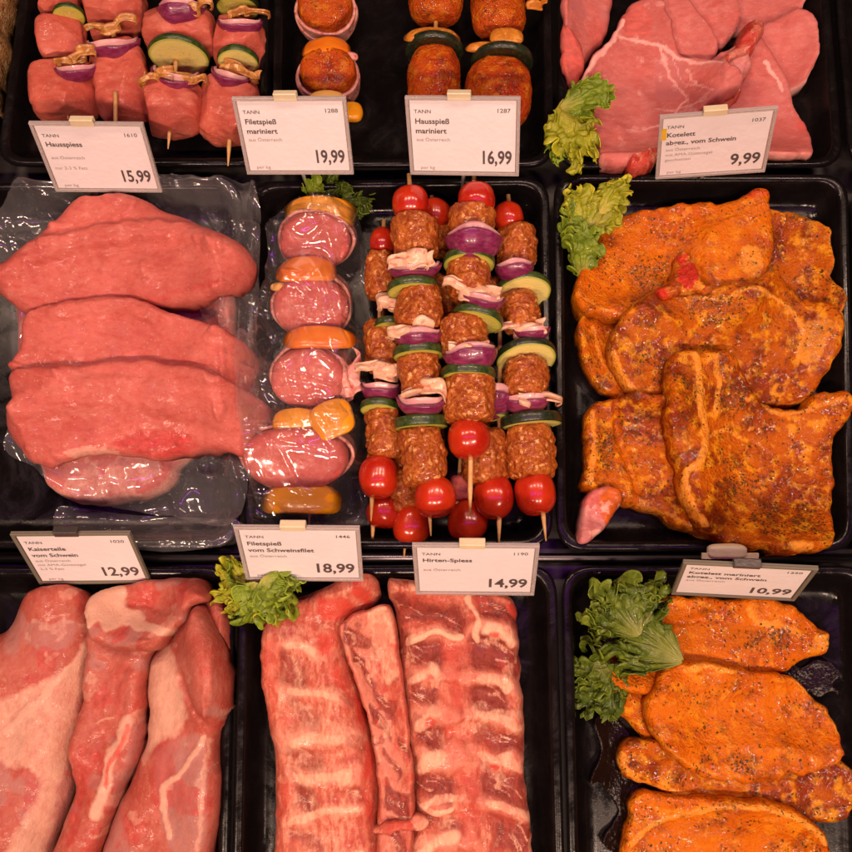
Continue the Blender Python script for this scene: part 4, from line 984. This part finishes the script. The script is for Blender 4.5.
# ------------------------------------------------------------------ top right tray: raw chops
G = 'raw pork chops in the top right tray'
slab('pork_chop', 'dark raw chop scrap with veins at the back left corner of the top right tray', 'chop', [(558, 10), (575, -6), (610, -12), (612, 10), (606, 34), (590, 56), (578, 74), (562, 50)], 0.014, M['chop'], R=0.008, z=0.014, wob=0.0015, group=G, seed=81, feats=[('N', 2, 80, 0.6, 0.0), ('N', 1, 70, 0.5, 0.1)])
slab('pork_chop', 'sliver of raw chop low against the left wall of the top right tray', 'chop', [(557, 46), (566, 56), (579, 72), (576, 90), (564, 94), (556, 80)], 0.008, M['chop'], R=0.005, z=0.009, wob=0.0015, group=G, seed=82, feats=[('N', 1, 50, 0.7, -0.1)])
slab('pork_chop', 'raw chop at the back right corner, cut by the top edge of the picture', 'chop', [(720, -20), (806, -24), (806, 4), (790, 22), (776, 30), (756, 24), (730, 20)], 0.014, M['chop'], R=0.006, z=0.022, wob=0.0015, group=G, seed=83, feats=[('E', 0, 3, 0.6)])
slab('pork_chop', 'pale round raw chop lying against the right wall', 'chop', [(740, 40), (770, 26), (792, 18), (807, 26), (813, 48), (809, 72), (796, 90), (760, 95), (735, 70)], 0.013, M['chop'], R=0.007, z=0.016, wob=0.0015, group=G, seed=84, feats=[('E', 0, 2.5, 0.7)])
slab('pork_chop', 'brownish raw chop end in the middle at the top edge of the picture', 'chop', [(690, -16), (736, -10), (742, 12), (736, 30), (722, 38), (704, 18)], 0.012, M['chop'], R=0.007, z=0.026, wob=0.0015, group=G, seed=85, feats=[('N', 1, 45, 0.45, -0.15), ('E', 0, 3, 0.4)])
slab('pork_chop', 'narrow raw chop between the big left chop and the bloody bones', 'chop', [(660, -18), (692, -10), (706, 16), (721, 36), (718, 50), (706, 56), (690, 48), (672, 28)], 0.013, M['chop'], R=0.007, z=0.028, wob=0.0015, group=G, seed=86, feats=[('E', 2, 3, 0.5)])
c = slab('pork_chop', 'raw chop on the right with a bloody backbone, reaching behind the 9,99 card', 'chop',
     [(708, 62), (730, 44), (752, 30), (768, 38), (780, 54), (790, 72), (796, 88), (806, 104), (813, 118), (812, 153), (760, 158), (700, 160), (706, 110)],
     0.015, M['chop'], R=0.007, z=0.032, wob=0.0015, group=G, seed=87, feats=[('E', 0, 3.5, 0.5), ('P', 3, box(802, 816, 112, 128, 2), 3, 0.6), ('L', 0, [(766, 60), (776, 72), (786, 84)], 3, 0.8), ('L', 1, [(762, 54), (772, 50), (784, 62)], 3, 0.6)])
slab('bone', None, None, [(752, 12), (763, 8), (768, 16), (764, 34), (758, 44), (752, 62), (750, 78), (738, 90), (722, 98), (706, 104), (704, 94), (716, 80), (728, 66), (718, 56), (730, 44), (744, 34)], 0.013, M['bone_red'], feats=[('N', 1, 150, 0.8, 0.12), ('N', 3, 130, 0.7, -0.02), ('N', 0, 140, 0.5, 0.22)], wob=0.002, R=0.006, z=0.046, seed=88, parent=c, bump=0.003, lumps=100)
slab('bone', None, None, [(726, 56), (740, 46), (756, 42), (762, 50), (752, 62), (736, 72), (726, 70)], 0.009, M['bone'], R=0.005, z=0.056, seed=90, parent=c, bump=0.0015)
c = slab('pork_chop', 'big pale pink raw chop filling the left of the top right tray', 'chop',
     [(577, 92), (582, 76), (592, 56), (604, 38), (616, 22), (628, 0), (640, -16), (664, -14), (676, 12), (682, 36), (700, 50), (714, 62), (730, 74), (742, 84), (730, 96), (708, 106), (690, 120), (668, 140), (640, 160), (604, 163), (594, 140), (584, 116)],
     0.016, M['chop'], R=0.008, z=0.036, wob=0.0015, group=G, seed=89, feats=[('L', 0, [(578, 90), (592, 60), (612, 34), (626, 8)], 5, 0.9, 0.0006), ('L', 0, [(622, 24), (640, 26), (662, 32), (690, 52), (720, 70)], 3, 0.75), ('L', 0, [(662, 30), (676, 60), (692, 92)], 2.5, 0.6), ('L', 0, [(690, 60), (700, 80), (712, 92)], 2, 0.6), ('L', 0, [(690, 92), (668, 112), (650, 118)], 2.2, 0.6), ('L', 0, [(672, 34), (688, 70), (706, 84)], 1.6, 0.5), ('L', 0, [(660, 96), (684, 100), (700, 100)], 1.8, 0.5),
     ('P', 3, [(640, 46), (652, 50), (650, 66), (640, 76), (634, 62)], 8, 0.38), ('P', 1, [(624, 0), (644, -8), (656, 4), (654, 22), (634, 20)], 5, 0.55), ('P', 1, box(690, 715, 66, 86, 4), 5, 0.4), ('P', 2, box(660, 690, 40, 90, 6), 8, 0.6), ('N', 0, 120, 0.35, 0.30)])
slab('bone', None, None, [(634, 150), (646, 146), (658, 140), (664, 146), (656, 156), (644, 162), (634, 161)], 0.008, M['bone_red'], feats=[('N', 1, 150, 0.8, 0.12), ('N', 3, 130, 0.7, -0.02), ('N', 0, 140, 0.5, 0.22)], wob=0.002, R=0.004, z=0.050, seed=91, parent=c)

# ------------------------------------------------------------------ far left sliver of a tray in the top row
slab('herbed_cutlet', 'grey-brown herbed cutlet at the far left top corner', 'cutlet', [(-60, -30), (-10, -30), (16, -14), (20, 8), (12, 40), (14, 58), (4, 90), (2, 112), (-20, 128), (-60, 120)], 0.020, M['breaded'], R=0.010, z=0.020, seed=95, bump=0.003, lumps=90)

# ------------------------------------------------------------------ middle left tray: schnitzel on film
bag = thing('film_bag', P1(140, 480, FLOOR), 'clear crinkled film bag under the raw pork schnitzel', 'film bag', 'clear film bags')
film('film_sheet', [(60, 506), (120, 514), (240, 522), (238, 546), (150, 552), (66, 536)], 0.008, M['film'], bag, 101, lift=0.0006, crinkle=0.0012)
G = 'raw pork schnitzel in the middle left tray'
slab('pork_schnitzel', 'pale raw schnitzel sealed in film, lowest of the four', 'schnitzel', [(40, 462), (20, 400), (20, 330), (14, 286), (44, 254), (84, 218), (124, 212), (190, 234), (236, 262), (240, 310), (240, 370), (240, 425), (206, 448), (182, 464), (176, 480), (162, 493), (128, 501), (88, 504), (62, 495), (46, 480)], 0.026, M['pork_bag'], R=0.014, z=0.016, group=G, seed=31, feats=[('E', 0, 8, 0.45), ('N', 0, 60, 0.4, 0.1)])
film('film_sheet', [(-4, 226), (14, 204), (46, 190), (110, 182), (180, 180), (236, 186), (262, 200), (264, 280), (260, 400), (258, 460), (240, 526), (170, 516), (96, 504), (40, 470), (4, 448), (16, 400), (20, 330), (6, 290)], 0.012, M['film'], bag, 102, lift=0.0010, crinkle=0.0055, freq=26, stampit=True)
HF_film = dilate(HF[200:760, 80:420], 1); HF[200:760, 80:420] = np.maximum(HF[200:760, 80:420], HF_film)
slab('pork_schnitzel', 'humped raw schnitzel at the back with a long fold across it', 'schnitzel',
     [(-3, 290), (0, 279), (28, 252), (56, 230), (78, 206), (100, 202), (124, 199), (150, 207), (200, 229), (232, 246), (254, 262), (257, 278), (250, 294), (231, 306), (188, 313), (148, 310), (104, 312), (70, 316), (34, 316), (16, 306)],
     0.017, M['pork'], R=0.018, z=0.034, group=G, seed=32, bump=0.0009, soft=20, feats=[('L', 0, [(30, 266), (90, 250), (140, 243), (190, 243), (236, 258)], 2, 0.25, 0), ('L', -1, [(6, 284), (34, 266), (90, 250), (140, 243), (190, 243), (250, 266)], 17, 1, 0.0065),
      ('L', 1, [(150, 310), (180, 304), (230, 298)], 5, 0.4), ('N', 0, 75, 0.16, 0.12)])
slab('pork_schnitzel', 'flat raw schnitzel in the middle, between the humped one and the front one', 'schnitzel',
     [(25, 322), (48, 312), (78, 305), (110, 302), (143, 306), (175, 318), (207, 328), (247, 346), (256, 362), (252, 382), (236, 396), (180, 390), (120, 392), (60, 390), (14, 372), (12, 362), (20, 345)],
     0.011, M['pork'], R=0.009, z=0.040, group=G, seed=33, bump=0.0009, soft=20, feats=[('L', 1, [(110, 328), (130, 318), (148, 316)], 9, 0.28), ('L', -1, [(60, 320), (120, 312), (170, 326)], 10, 1, 0.002), ('N', 0, 75, 0.16, 0.15)])
slab('pork_schnitzel', 'long raw schnitzel at the front with a dark red tear in its lower edge', 'schnitzel',
     [(5, 387), (6, 374), (24, 368), (83, 367), (110, 363), (143, 362), (170, 366), (200, 373), (232, 385), (260, 398), (267, 410), (260, 428), (241, 452), (222, 449), (188, 451), (160, 457), (133, 454), (88, 451), (67, 457), (40, 464), (22, 457), (4, 438), (-3, 426), (-2, 411), (10, 402)],
     0.013, M['pork'], R=0.011, z=0.048, group=G, seed=34, bump=0.0012, soft=20, feats=[('P', 1, [(112, 440), (140, 430), (180, 432), (196, 444), (172, 454), (140, 455)], 8, 0.62, -0.0012), ('P', 0, [(62, 452), (90, 444), (118, 448), (100, 456), (74, 458)], 4, 0.5), ('L', 1, [(60, 400), (90, 408), (104, 404)], 2, 0.4, -0.001), ('L', -1, [(20, 405), (90, 395), (160, 400), (240, 420)], 22, 1, 0.003), ('N', 0, 75, 0.16, 0.15)])
film('film_sheet', [(236, 330), (250, 336), (272, 380), (270, 430), (262, 470), (250, 500), (242, 470), (238, 420)], 0.055, M['film'], bag, 103, lift=0.0012, crinkle=0.0012, grow=2)

# ------------------------------------------------------------------ middle tray: film-wrapped skewer
bag2 = thing('film_bag', P1(305, 360, FLOOR), 'clear crinkled film bag sealed around the pork and pepper skewer', 'film bag', 'clear film bags')
s = Skewer('skewer of pork medallions and yellow pepper sealed in clear film', (318, 205), (309, 527), 0.024, None, seed=3)
MED = dict(p=6.0, hz=0.72, amp=0.0014, pc=2.3)
def medallion(x, y, w, th, tilt, hz=0.80, strip=True):
    s.chunk(x, y, w, th, 'pork_bag', 0.003, p=6.0, hz=hz, amp=0.0014, pc=2.3, tilt=rad(tilt))
    if strip: s.wrap(x, y, w + 2.5, th * 0.62, w * hz + 2.5, dz=0.003, tilt=rad(tilt))
s.pepper(319, 212, 76, 34, 9, 'pep_y', 0.012, tilt=-6, bend=13)
medallion(316, 240, 72, 42, 60)
s.pepper(306, 269, 62, 34, 9, 'pep_o', 0.019, tilt=24, bend=10); s.pepper(286, 287, 34, 10, 6, 'pep_w', 0.014, bend=4)
medallion(313, 306, 76, 42, 62)
s.pepper(319, 337, 74, 26, 9, 'pep_o', 0.018, tilt=14, bend=8)
medallion(310, 376, 74, 44, 62); s.bacon(344, 376, 34, 60, 0.010, 'wrap', 2.4, 0.004, yaw=0.1)
s.pepper(332, 419, 44, 40, 9, 'pep_y', 0.019, tilt=14, bend=10, yaw=0.35); s.pepper(296, 421, 48, 26, 8, 'pep_y', 0.014, tilt=10, bend=10)
medallion(297, 456, 104, 46, 70, 0.58)
s.pepper(300, 497, 80, 34, 9, 'pep_y', 0.010, tilt=18, bend=12)
film('film_sheet', [(264, 208), (286, 193), (318, 190), (348, 194), (360, 222), (365, 290), (366, 400), (366, 470), (356, 524), (300, 528), (250, 522), (246, 470), (243, 420), (246, 340), (262, 272)], 0.046, M['film_tight'], bag2, 104, res=0.0008, lift=0.0012, crinkle=0.0036, soft=5.0, freq=34)

# ------------------------------------------------------------------ middle tray: tomato skewers
G = 'minced meat and vegetable skewers with cherry tomatoes'
def tom(label, p0, p1, z, seed, z1=None): return Skewer(label, p0, p1, z, G, 'tomato_skewer', 'skewer', seed, z1)
ZL, ZM, ZT = 0.021, 0.036, 0.050
s = tom('lower tomato skewer at the left wall, its tomato low behind the leftmost front tomato', (384, 300), (372, 547), ZL, 11)
s.mince(381, 345, 34, 44); s.mince(384, 470, 34, 40); s.tomato(384, 512, 33, 34)
s = tom('left tomato skewer beside the film bag, one tomato at each end', (384, 220), (371, 521), ZL + 0.004, 12, ZM)
s.tomato(383, 242, 27, 32); s.mince(381, 276, 30, 44); s.bacon(388, 302, 30, 18, 0.012); s.zuc(391, 326, 34, 8, 4, 0.002); s.mince(383, 350, 32, 44)
s.bacon(382, 372, 46, 20, 0.012, yaw=0.1); s.onion(381, 384, 40, 17, (-50, 60)); s.zuc(380, 408, 40, 8, 6, 0.002); s.mince(385, 433, 36, 46); s.tomato(379, 477, 39, 44)
s = tom('lower tomato skewer, front tomato above the left end of the 14,99 card', (432, 196), (404, 558), ZL, 13)
s.tomato(435, 215, 33, 34, 0.006); s.mince(434, 240, 34, 26); s.mince(436, 300, 36, 40); s.mince(425, 440, 36, 40); s.mince(404, 492, 34, 40, yaw=0.2); s.tomato(412, 524, 38, 40, 0.002)
s = tom('lower tomato skewer, front tomato above the middle of the 14,99 card', (478, 200), (455, 545), ZL, 14)
s.mince(462, 300, 36, 42); s.mince(470, 440, 36, 40); s.chunk(462, 490, 26, 26, 'pork_bag'); s.tomato(468, 521, 39, 42)
s = tom('tomato skewer between the long-tipped and right ones, tomato split by its stick', (500, 300), (499, 546), ZL + 0.006, 15, ZM - 0.004)
s.mince(492, 300, 34, 40); s.onion(497, 389, 30, 26, (-40, 70)); s.zuc(496, 416, 34, 8, 4); s.mince(484, 456, 46, 48); s.tomato(494, 497, 40, 47)
s = tom('tomato skewer along the right wall with the large pale zucchini slices', (508, 195), (546, 541), ZM - 0.002, 16)
s.tomato(508, 218, 33, 34); s.mince(516, 250, 42, 42); s.onion(514, 264, 40, 17, (-60, 70), 0.006); s.zuc(523, 292, 58, 9, 20, -0.002, pale=True); s.mince(519, 313, 38, 36, 0.002)
s.bacon(525, 330, 48, 22, 0.010); s.onion(532, 328, 36, 12, (-50, 60), 0.006); s.zuc(526, 358, 62, 9, 20, -0.002, pale=True, dark=True); s.mince(526, 382, 44, 40, 0.002, yaw=-0.15)
s.onion(526, 394, 50, 17, (-55, 60), 0.003); s.bacon(540, 402, 54, 14, 0.010, folds=1.6, yaw=-0.2); s.zuc(531, 421, 62, 11, -2, -0.003, pale=True, dark=True); s.mince(531, 452, 47, 48); s.tomato(535, 493, 41, 45)
s = tom('leftmost skewer of the top layer, standing out with a stick end above its back tomato', (409, 174), (431, 536), ZT, 17)
s.tomato(411, 204, 39, 38); s.mince(415, 238, 43, 40); s.bacon(414, 260, 46, 24, 0.012); s.onion(414, 264, 57, 14, (-60, 50), 0.002); s.zuc(413, 289, 54, 9, 2, -0.001); s.mince(419, 308, 43, 40)
s.bacon(414, 332, 50, 18, 0.010); s.onion(418, 332, 48, 17, (-50, 70), 0.003); s.zuc(418, 353, 52, 9, 0, -0.001); s.mince(419, 374, 42, 38); s.bacon(424, 393, 46, 18, 0.009); s.onion(422, 395, 51, 20, (-60, 50), 0.002)
s.zuc(421, 423, 54, 11, -4, -0.002); s.mince(423, 455, 42, 52); s.tomato(435, 497, 41, 43)
s = tom('second top-layer skewer, its long bare stick tip pointing at the card below', (474, 174), (470, 516), ZT + 0.004, 18)
s.tomato(477, 200, 39, 38); s.mince(472, 222, 46, 30); s.onion(474, 236, 60, 24, (-55, 85), 0.002); s.zuc(469, 262, 54, 9, 6, -0.001); s.mince(469, 279, 43, 40); s.bacon(474, 292, 62, 24, 0.010, yaw=-0.25); s.onion(484, 294, 44, 17, (-55, 50), 0.004, yaw=-0.2)
s.zuc(477, 319, 54, 9, 6, -0.001, yaw=-0.18); s.mince(464, 336, 46, 40, yaw=0.12); s.bacon(466, 347, 40, 16, 0.010); s.onion(470, 350, 55, 20, (-55, 80), 0.003, yaw=0.15); s.zuc(468, 375, 56, 10, 2, -0.001); s.mince(470, 398, 47, 46); s.tomato(468, 438, 43, 44)

# ------------------------------------------------------------------ top left tray: raw pork skewers
G = 'raw pork skewers in the top left tray'
def raw(label, p0, p1, z, seed): return Skewer(label, p0, p1, z, G, 'pork_skewer', 'skewer', seed)
s = raw('leftmost raw pork skewer, its front cube above the left end of the 15,99 card', (66, -40), (68, 119), 0.026, 21)
s.chunk(62, -20, 46, 34); s.zuc(69, 15, 34, 6, 4, 0.008); s.chunk(60, 4, 36, 22); s.chunk(63, 40, 44, 46); s.onion(76, 66, 46, 14, (-60, 40), 0.010); s.bacon(74, 56, 40, 16, 0.020, 'bacon_brown', 3.0, 0.004, name='mushroom_slice'); s.chunk(64, 92, 62, 56, hz=0.7)
s = raw('second raw pork skewer from the left, its stick showing in front of the last cube', (112, -40), (116, 136), 0.030, 22)
s.chunk(110, -24, 46, 30); s.chunk(110, 10, 68, 44, hz=0.75); s.onion(112, 40, 60, 20, (-70, 40), 0.006); s.bacon(112, 25, 52, 12, 0.018, 'bacon_brown', 2.6, 0.004, name='mushroom_slice'); s.chunk(121, 83, 51, 80, hz=0.72, yaw=0.1)
V, F = tube([P1(115.5, 92, 0.045), P1(115.5, 140, 0.036)], [0.0015, 0.0014]); mesh('stick_end', V, F, M['wood'], s.o)
s = raw('raw pork skewer with a large zucchini slice facing the viewer', (185, -40), (168, 149), 0.032, 23)
s.onion(183, 6, 56, 26, (-60, 60), 0.006); s.bacon(200, 8, 30, 20, 0.018, 'bacon_brown', 2.2, 0.005, name='mushroom_slice'); s.chunk(182, 30, 72, 42, hz=0.62); s.zuc(179, 55, 66, 8, 2, 0.002, pale=True); s.onion(176, 70, 54, 20, (-60, 30), 0.008, yaw=-0.15)
s.bacon(156, 79, 44, 18, 0.018, 'bacon_brown', 2.6, 0.005, name='mushroom_slice'); s.bacon(190, 80, 40, 16, 0.016, 'bacon_brown', 2.0, 0.005, name='mushroom_slice'); s.chunk(170, 108, 60, 54, hz=0.72)
s = raw('rightmost raw pork skewer, its pointed tip near the 19,99 card', (240, -40), (228, 166), 0.027, 24)
s.zuc(238, 6, 46, 8, -4, 0.006, dark=True); s.onion(240, 20, 50, 14, (-60, 40), 0.010); s.bacon(246, 12, 46, 12, 0.020, 'bacon_brown', 2.0, 0.004, name='mushroom_slice'); s.chunk(239, 44, 48, 42); s.zuc(238, 60, 44, 8, 4, 0.008, pale=True); s.onion(232, 72, 44, 16, (-60, 40), 0.010, yaw=-0.3)
s.bacon(244, 70, 54, 14, 0.018, 'bacon_brown', 2.4, 0.004, yaw=-0.4, name='mushroom_slice'); s.chunk(228, 108, 62, 62, hz=0.68)

# ------------------------------------------------------------------ top middle tray: marinated skewers
s = Skewer('single marinated fillet skewer with bacon wraps and orange pepper, above the 19,99 card', (326, -60), (330, 140), 0.026, None, 'marinated_skewer', 'skewer', 31)
MED = dict(p=3.6, hz=0.84, amp=0.001, pc=2.0)
def filet(x, y, w, th):
    s.chunk(x, y, w, th, 'mari_red', 0.004, p=6.0, hz=0.84, amp=0.0012, pc=2.1, tilt=rad(80))
    s.wrap(x, y, w + 2.5, th * 0.60, w * 0.84 + 2.5, dz=0.004, tilt=rad(80)); s.wrap(x, y + 3, w + 4, th * 0.22, w * 0.84 + 3.5, dz=-0.002, tilt=rad(72))
filet(326, 12, 60, 46)
s.pepper(326, 46, 54, 30, 8, 'pep_o', 0.016, tilt=24, bend=12); s.pepper(344, 57, 30, 10, 7, 'wrap', 0.014, bend=10)
filet(329, 76, 60, 46)
s.pepper(326, 97, 36, 16, 8, 'pep_w', 0.021, tilt=20, bend=8); s.pepper(352, 112, 22, 26, 10, 'pep_y', 0.008, tilt=20, bend=10)
G = 'marinated house skewers behind the 16,99 card'
s = Skewer('left marinated skewer behind the 16,99 card, a zucchini slice between two pieces', (438, -60), (433, 130), 0.027, G, 'marinated_skewer', 'skewer', 32)
s.chunk(436, -2, 60, 58, 'mari_red', p=3.0, hz=0.75, amp=0.0020, pc=2.2); s.pepper(432, 34, 62, 18, 8, 'ochre', 0.017, tilt=16, bend=10); s.zuc(434, 50, 63, 9, -2, 0.003, dark=True, grilled=True); s.chunk(434, 80, 58, 78, 'mari_red', 0.005, p=2.7, hz=0.72, amp=0.0020, pc=2.2)
s = Skewer('right marinated skewer behind the 16,99 card, its last piece bulging past the card edge', (502, -60), (498, 140), 0.027, G, 'marinated_skewer', 'skewer', 33)
s.chunk(498, 10, 60, 64, 'mari_red', p=3.0, hz=0.75, amp=0.0020, pc=2.2); s.pepper(507, 36, 38, 22, 7, 'ochre', 0.020, tilt=14, bend=9); s.pepper(490, 47, 54, 12, 8, 'ochre', 0.014, tilt=8, bend=8); s.zuc(502, 62, 68, 9, -2, 0.003, dark=True, grilled=True); s.chunk(498, 95, 70, 80, 'mari_red', 0.005, p=2.7, hz=0.70, amp=0.0020, pc=2.2)
s.bacon(536, 2, 26, 14, 0.010, 'ochre', 1.6, 0.004, name='cheese_strip')

# ------------------------------------------------------------------ lettuce garnishes
def leaf(root, base, tip, width, z0, z1, seed, mat='leaf', ruf=0.0045, k=(5, 13, 27), fan=1.25, cup=0.0, nu=80, nv=210, th=0.0004):
    b = P1(base[0], base[1], z0); t = P1(tip[0], tip[1], z1); m = PXM((z0 + z1) / 2)
    d = t - b; L = np.linalg.norm(d); d /= L
    sd = np.cross(d, [0, 0, 1.0]); sd /= np.linalg.norm(sd); nn = np.cross(sd, d)
    rho = np.linspace(0.02, 1, nu)[:, None]; f = np.linspace(-1, 1, nv)[None]
    one = np.ones_like(rho * f)
    ang = f * fan
    def nz(fq, rq, sdd, oc=2): return fbm(np.stack([one * f * fq, one * rho * rq, one * (seed * 5.3 + sdd)], -1), oc, seed + sdd)
    Lr = (0.35 + 0.65 * np.cos(ang / fan * 1.35) ** 0.7) * (1 + 0.30 * nz(2.2, 0, 1, 2)[-1:] + 0.14 * nz(7, 0, 2, 2)[-1:])
    Xs = rho ** 0.85 * np.sin(ang) * Lr; Ys = rho * np.cos(ang * 0.85) * Lr
    Xs = Xs / (np.abs(Xs).max() + 1e-9) * width * m / 2; Ys = Ys / (Ys.max() + 1e-9) * L
    arc = (width * m + L) / 0.07
    XY = np.stack([Xs + seed * 0.7, Ys], -1)
    th1 = 9.0 * n2(XY, 62, 2, seed + 3) + 4.0 * nz(4.0 * arc, 0.9, 3)
    th2 = 11.0 * n2(XY, 165, 2, seed + 4)
    A = ruf * 1.15 * rho ** 1.6 * (0.75 + 0.7 * nz(3, 1, 5)); A2 = ruf * 0.6 * rho ** 3.5
    Z = A * np.sin(th1) + A2 * np.sin(th2) + ruf * 1.5 * n2(np.stack([Xs + seed, Ys], -1), 38, 2, seed) * rho + cup * (Xs / (width * m / 2)) ** 2
    radial = A * 0.8 * (np.cos(th1) - 0.6) + A2 * 0.9 * np.cos(th2)
    tang = A * 0.6 * np.sin(1.3 * th1 + 1.0) + A2 * 0.7 * np.sin(th2 * 1.2)
    Xs = Xs + radial * np.sin(ang) + tang * np.cos(ang); Ys = Ys + radial * np.cos(ang) - tang * np.sin(ang)
    W = b + Xs[..., None] * sd + Ys[..., None] * d + Z[..., None] * nn
    V, F = sheet(W, th)
    vein = np.abs(np.cos(f * fan * 4.5 + 0.9 * nz(2, 3, 6)))
    a = np.stack([one * rho, one * vein, 0 * one, one], -1).reshape(-1, 4)
    return mesh('leaf', V, F, M[mat], root, attrs={'paint': np.vstack([a, a])})
r = thing('lettuce_garnish', P1(584, 130, FLOOR), 'pale yellow-green lettuce in the front left corner of the raw chop tray', 'lettuce', 'lettuce garnishes')
leaf(r, (564, 98), (588, 172), 62, 0.034, 0.034, 1, 'leaf_yellow', 0.0042); leaf(r, (560, 108), (616, 92), 44, 0.036, 0.050, 2, 'leaf', 0.0036, (3, 9, 19), cup=0.006); leaf(r, (572, 112), (560, 168), 40, 0.030, 0.026, 3, 'leaf', 0.0040)
r = thing('lettuce_garnish', P1(590, 220, FLOOR), 'yellow-green lettuce tuft in the back left corner of the marinated chop tray', 'lettuce', 'lettuce garnishes')
leaf(r, (586, 238), (602, 172), 70, 0.034, 0.052, 4, 'leaf_yellow', 0.0046); leaf(r, (596, 222), (560, 206), 52, 0.038, 0.038, 5, 'leaf', 0.0042); leaf(r, (582, 280), (580, 222), 44, 0.020, 0.046, 6, 'leaf', 0.0040, cup=0.004); leaf(r, (600, 214), (628, 180), 30, 0.046, 0.050, 14, 'leaf_yellow', 0.0030, (3, 9, 19))
r = thing('lettuce_garnish', P1(340, 195, FLOOR), 'dark green lettuce behind the film-wrapped pork skewer', 'lettuce', 'lettuce garnishes')
leaf(r, (318, 205), (352, 178), 60, 0.020, 0.034, 7, 'leaf_dark', 0.0042); leaf(r, (340, 200), (372, 204), 44, 0.018, 0.022, 8, 'leaf_dark', 0.0040); leaf(r, (312, 204), (318, 174), 34, 0.026, 0.034, 15, 'leaf', 0.0036)
r = thing('lettuce_garnish', P1(262, 595, FLOOR), 'curly bright lettuce sprig under the 18,99 card', 'lettuce', 'lettuce garnishes')
for i, (bx, by, tx, ty, wd, z0, z1) in enumerate([(262, 578, 224, 590, 50, 0.046, 0.038), (264, 580, 300, 606, 56, 0.050, 0.052), (256, 580, 262, 624, 52, 0.046, 0.040), (244, 580, 224, 612, 40, 0.044, 0.036), (262, 578, 286, 600, 50, 0.056, 0.058), (250, 578, 240, 556, 40, 0.040, 0.044), (262, 584, 282, 618, 40, 0.050, 0.046), (256, 582, 248, 610, 44, 0.054, 0.052)]):
    leaf(r, (bx, by), (tx, ty), wd, z0, z1, 20 + i, 'leaf' if i % 3 else 'leaf_yellow', 0.0042, (3, 8, 17), 1.35, nu=64, nv=140)
r = thing('lettuce_garnish', P1(615, 625, FLOOR), 'large green lettuce leaf with a pointed stem lying on the back marinated steak', 'lettuce', 'lettuce garnishes')
leaf(r, (684, 662), (580, 606), 86, 0.034, 0.040, 9, 'leaf_mid', 0.0056, (3, 8, 17), 1.05); leaf(r, (640, 628), (634, 574), 62, 0.040, 0.046, 10, 'leaf_mid', 0.0044, (3, 7, 15)); leaf(r, (640, 636), (592, 578), 66, 0.040, 0.044, 16, 'leaf_mid', 0.0046, (2, 7, 15), cup=0.004)
r = thing('lettuce_garnish', P1(595, 690, FLOOR), 'small frilly lettuce piece on the tray floor by the left wall, below the large leaf', 'lettuce', 'lettuce garnishes')
leaf(r, (612, 664), (574, 672), 56, 0.022, 0.020, 11, 'leaf_mid', 0.0048, (3, 8, 17)); leaf(r, (604, 672), (594, 718), 54, 0.020, 0.014, 12, 'leaf_dark', 0.0050, (3, 8, 17)); leaf(r, (596, 660), (622, 704), 40, 0.022, 0.018, 17, 'leaf_mid', 0.0046, (3, 8, 17))

# ------------------------------------------------------------------ loose label clip
r = thing('label_clip', P1(727, 551, 0.04), 'loose cream plastic clip on the tray rim above the 10,99 card', 'clip')
c = P1(727, 551, 0.046)
V, F = superblob(c, ((1, 0, 0), (0, 0.9, 0.43), (0, -0.43, 0.9)), 0.0125, 0.0042, 0.0035, 4, 0.0006, 120, 5, 30, 36, 4.0); mesh('clip_body', V, F, M['clip_cream'], r)
V, F = frame_box(c + np.array([0.002, -0.003, -0.001]), (1, 0, 0), (0, 0.9, 0.43), (0, -0.43, 0.9), 0.036, 0.0035, 0.0018); mesh('clip_jaw', V, F, M['clip_cream'], r, smooth=False)
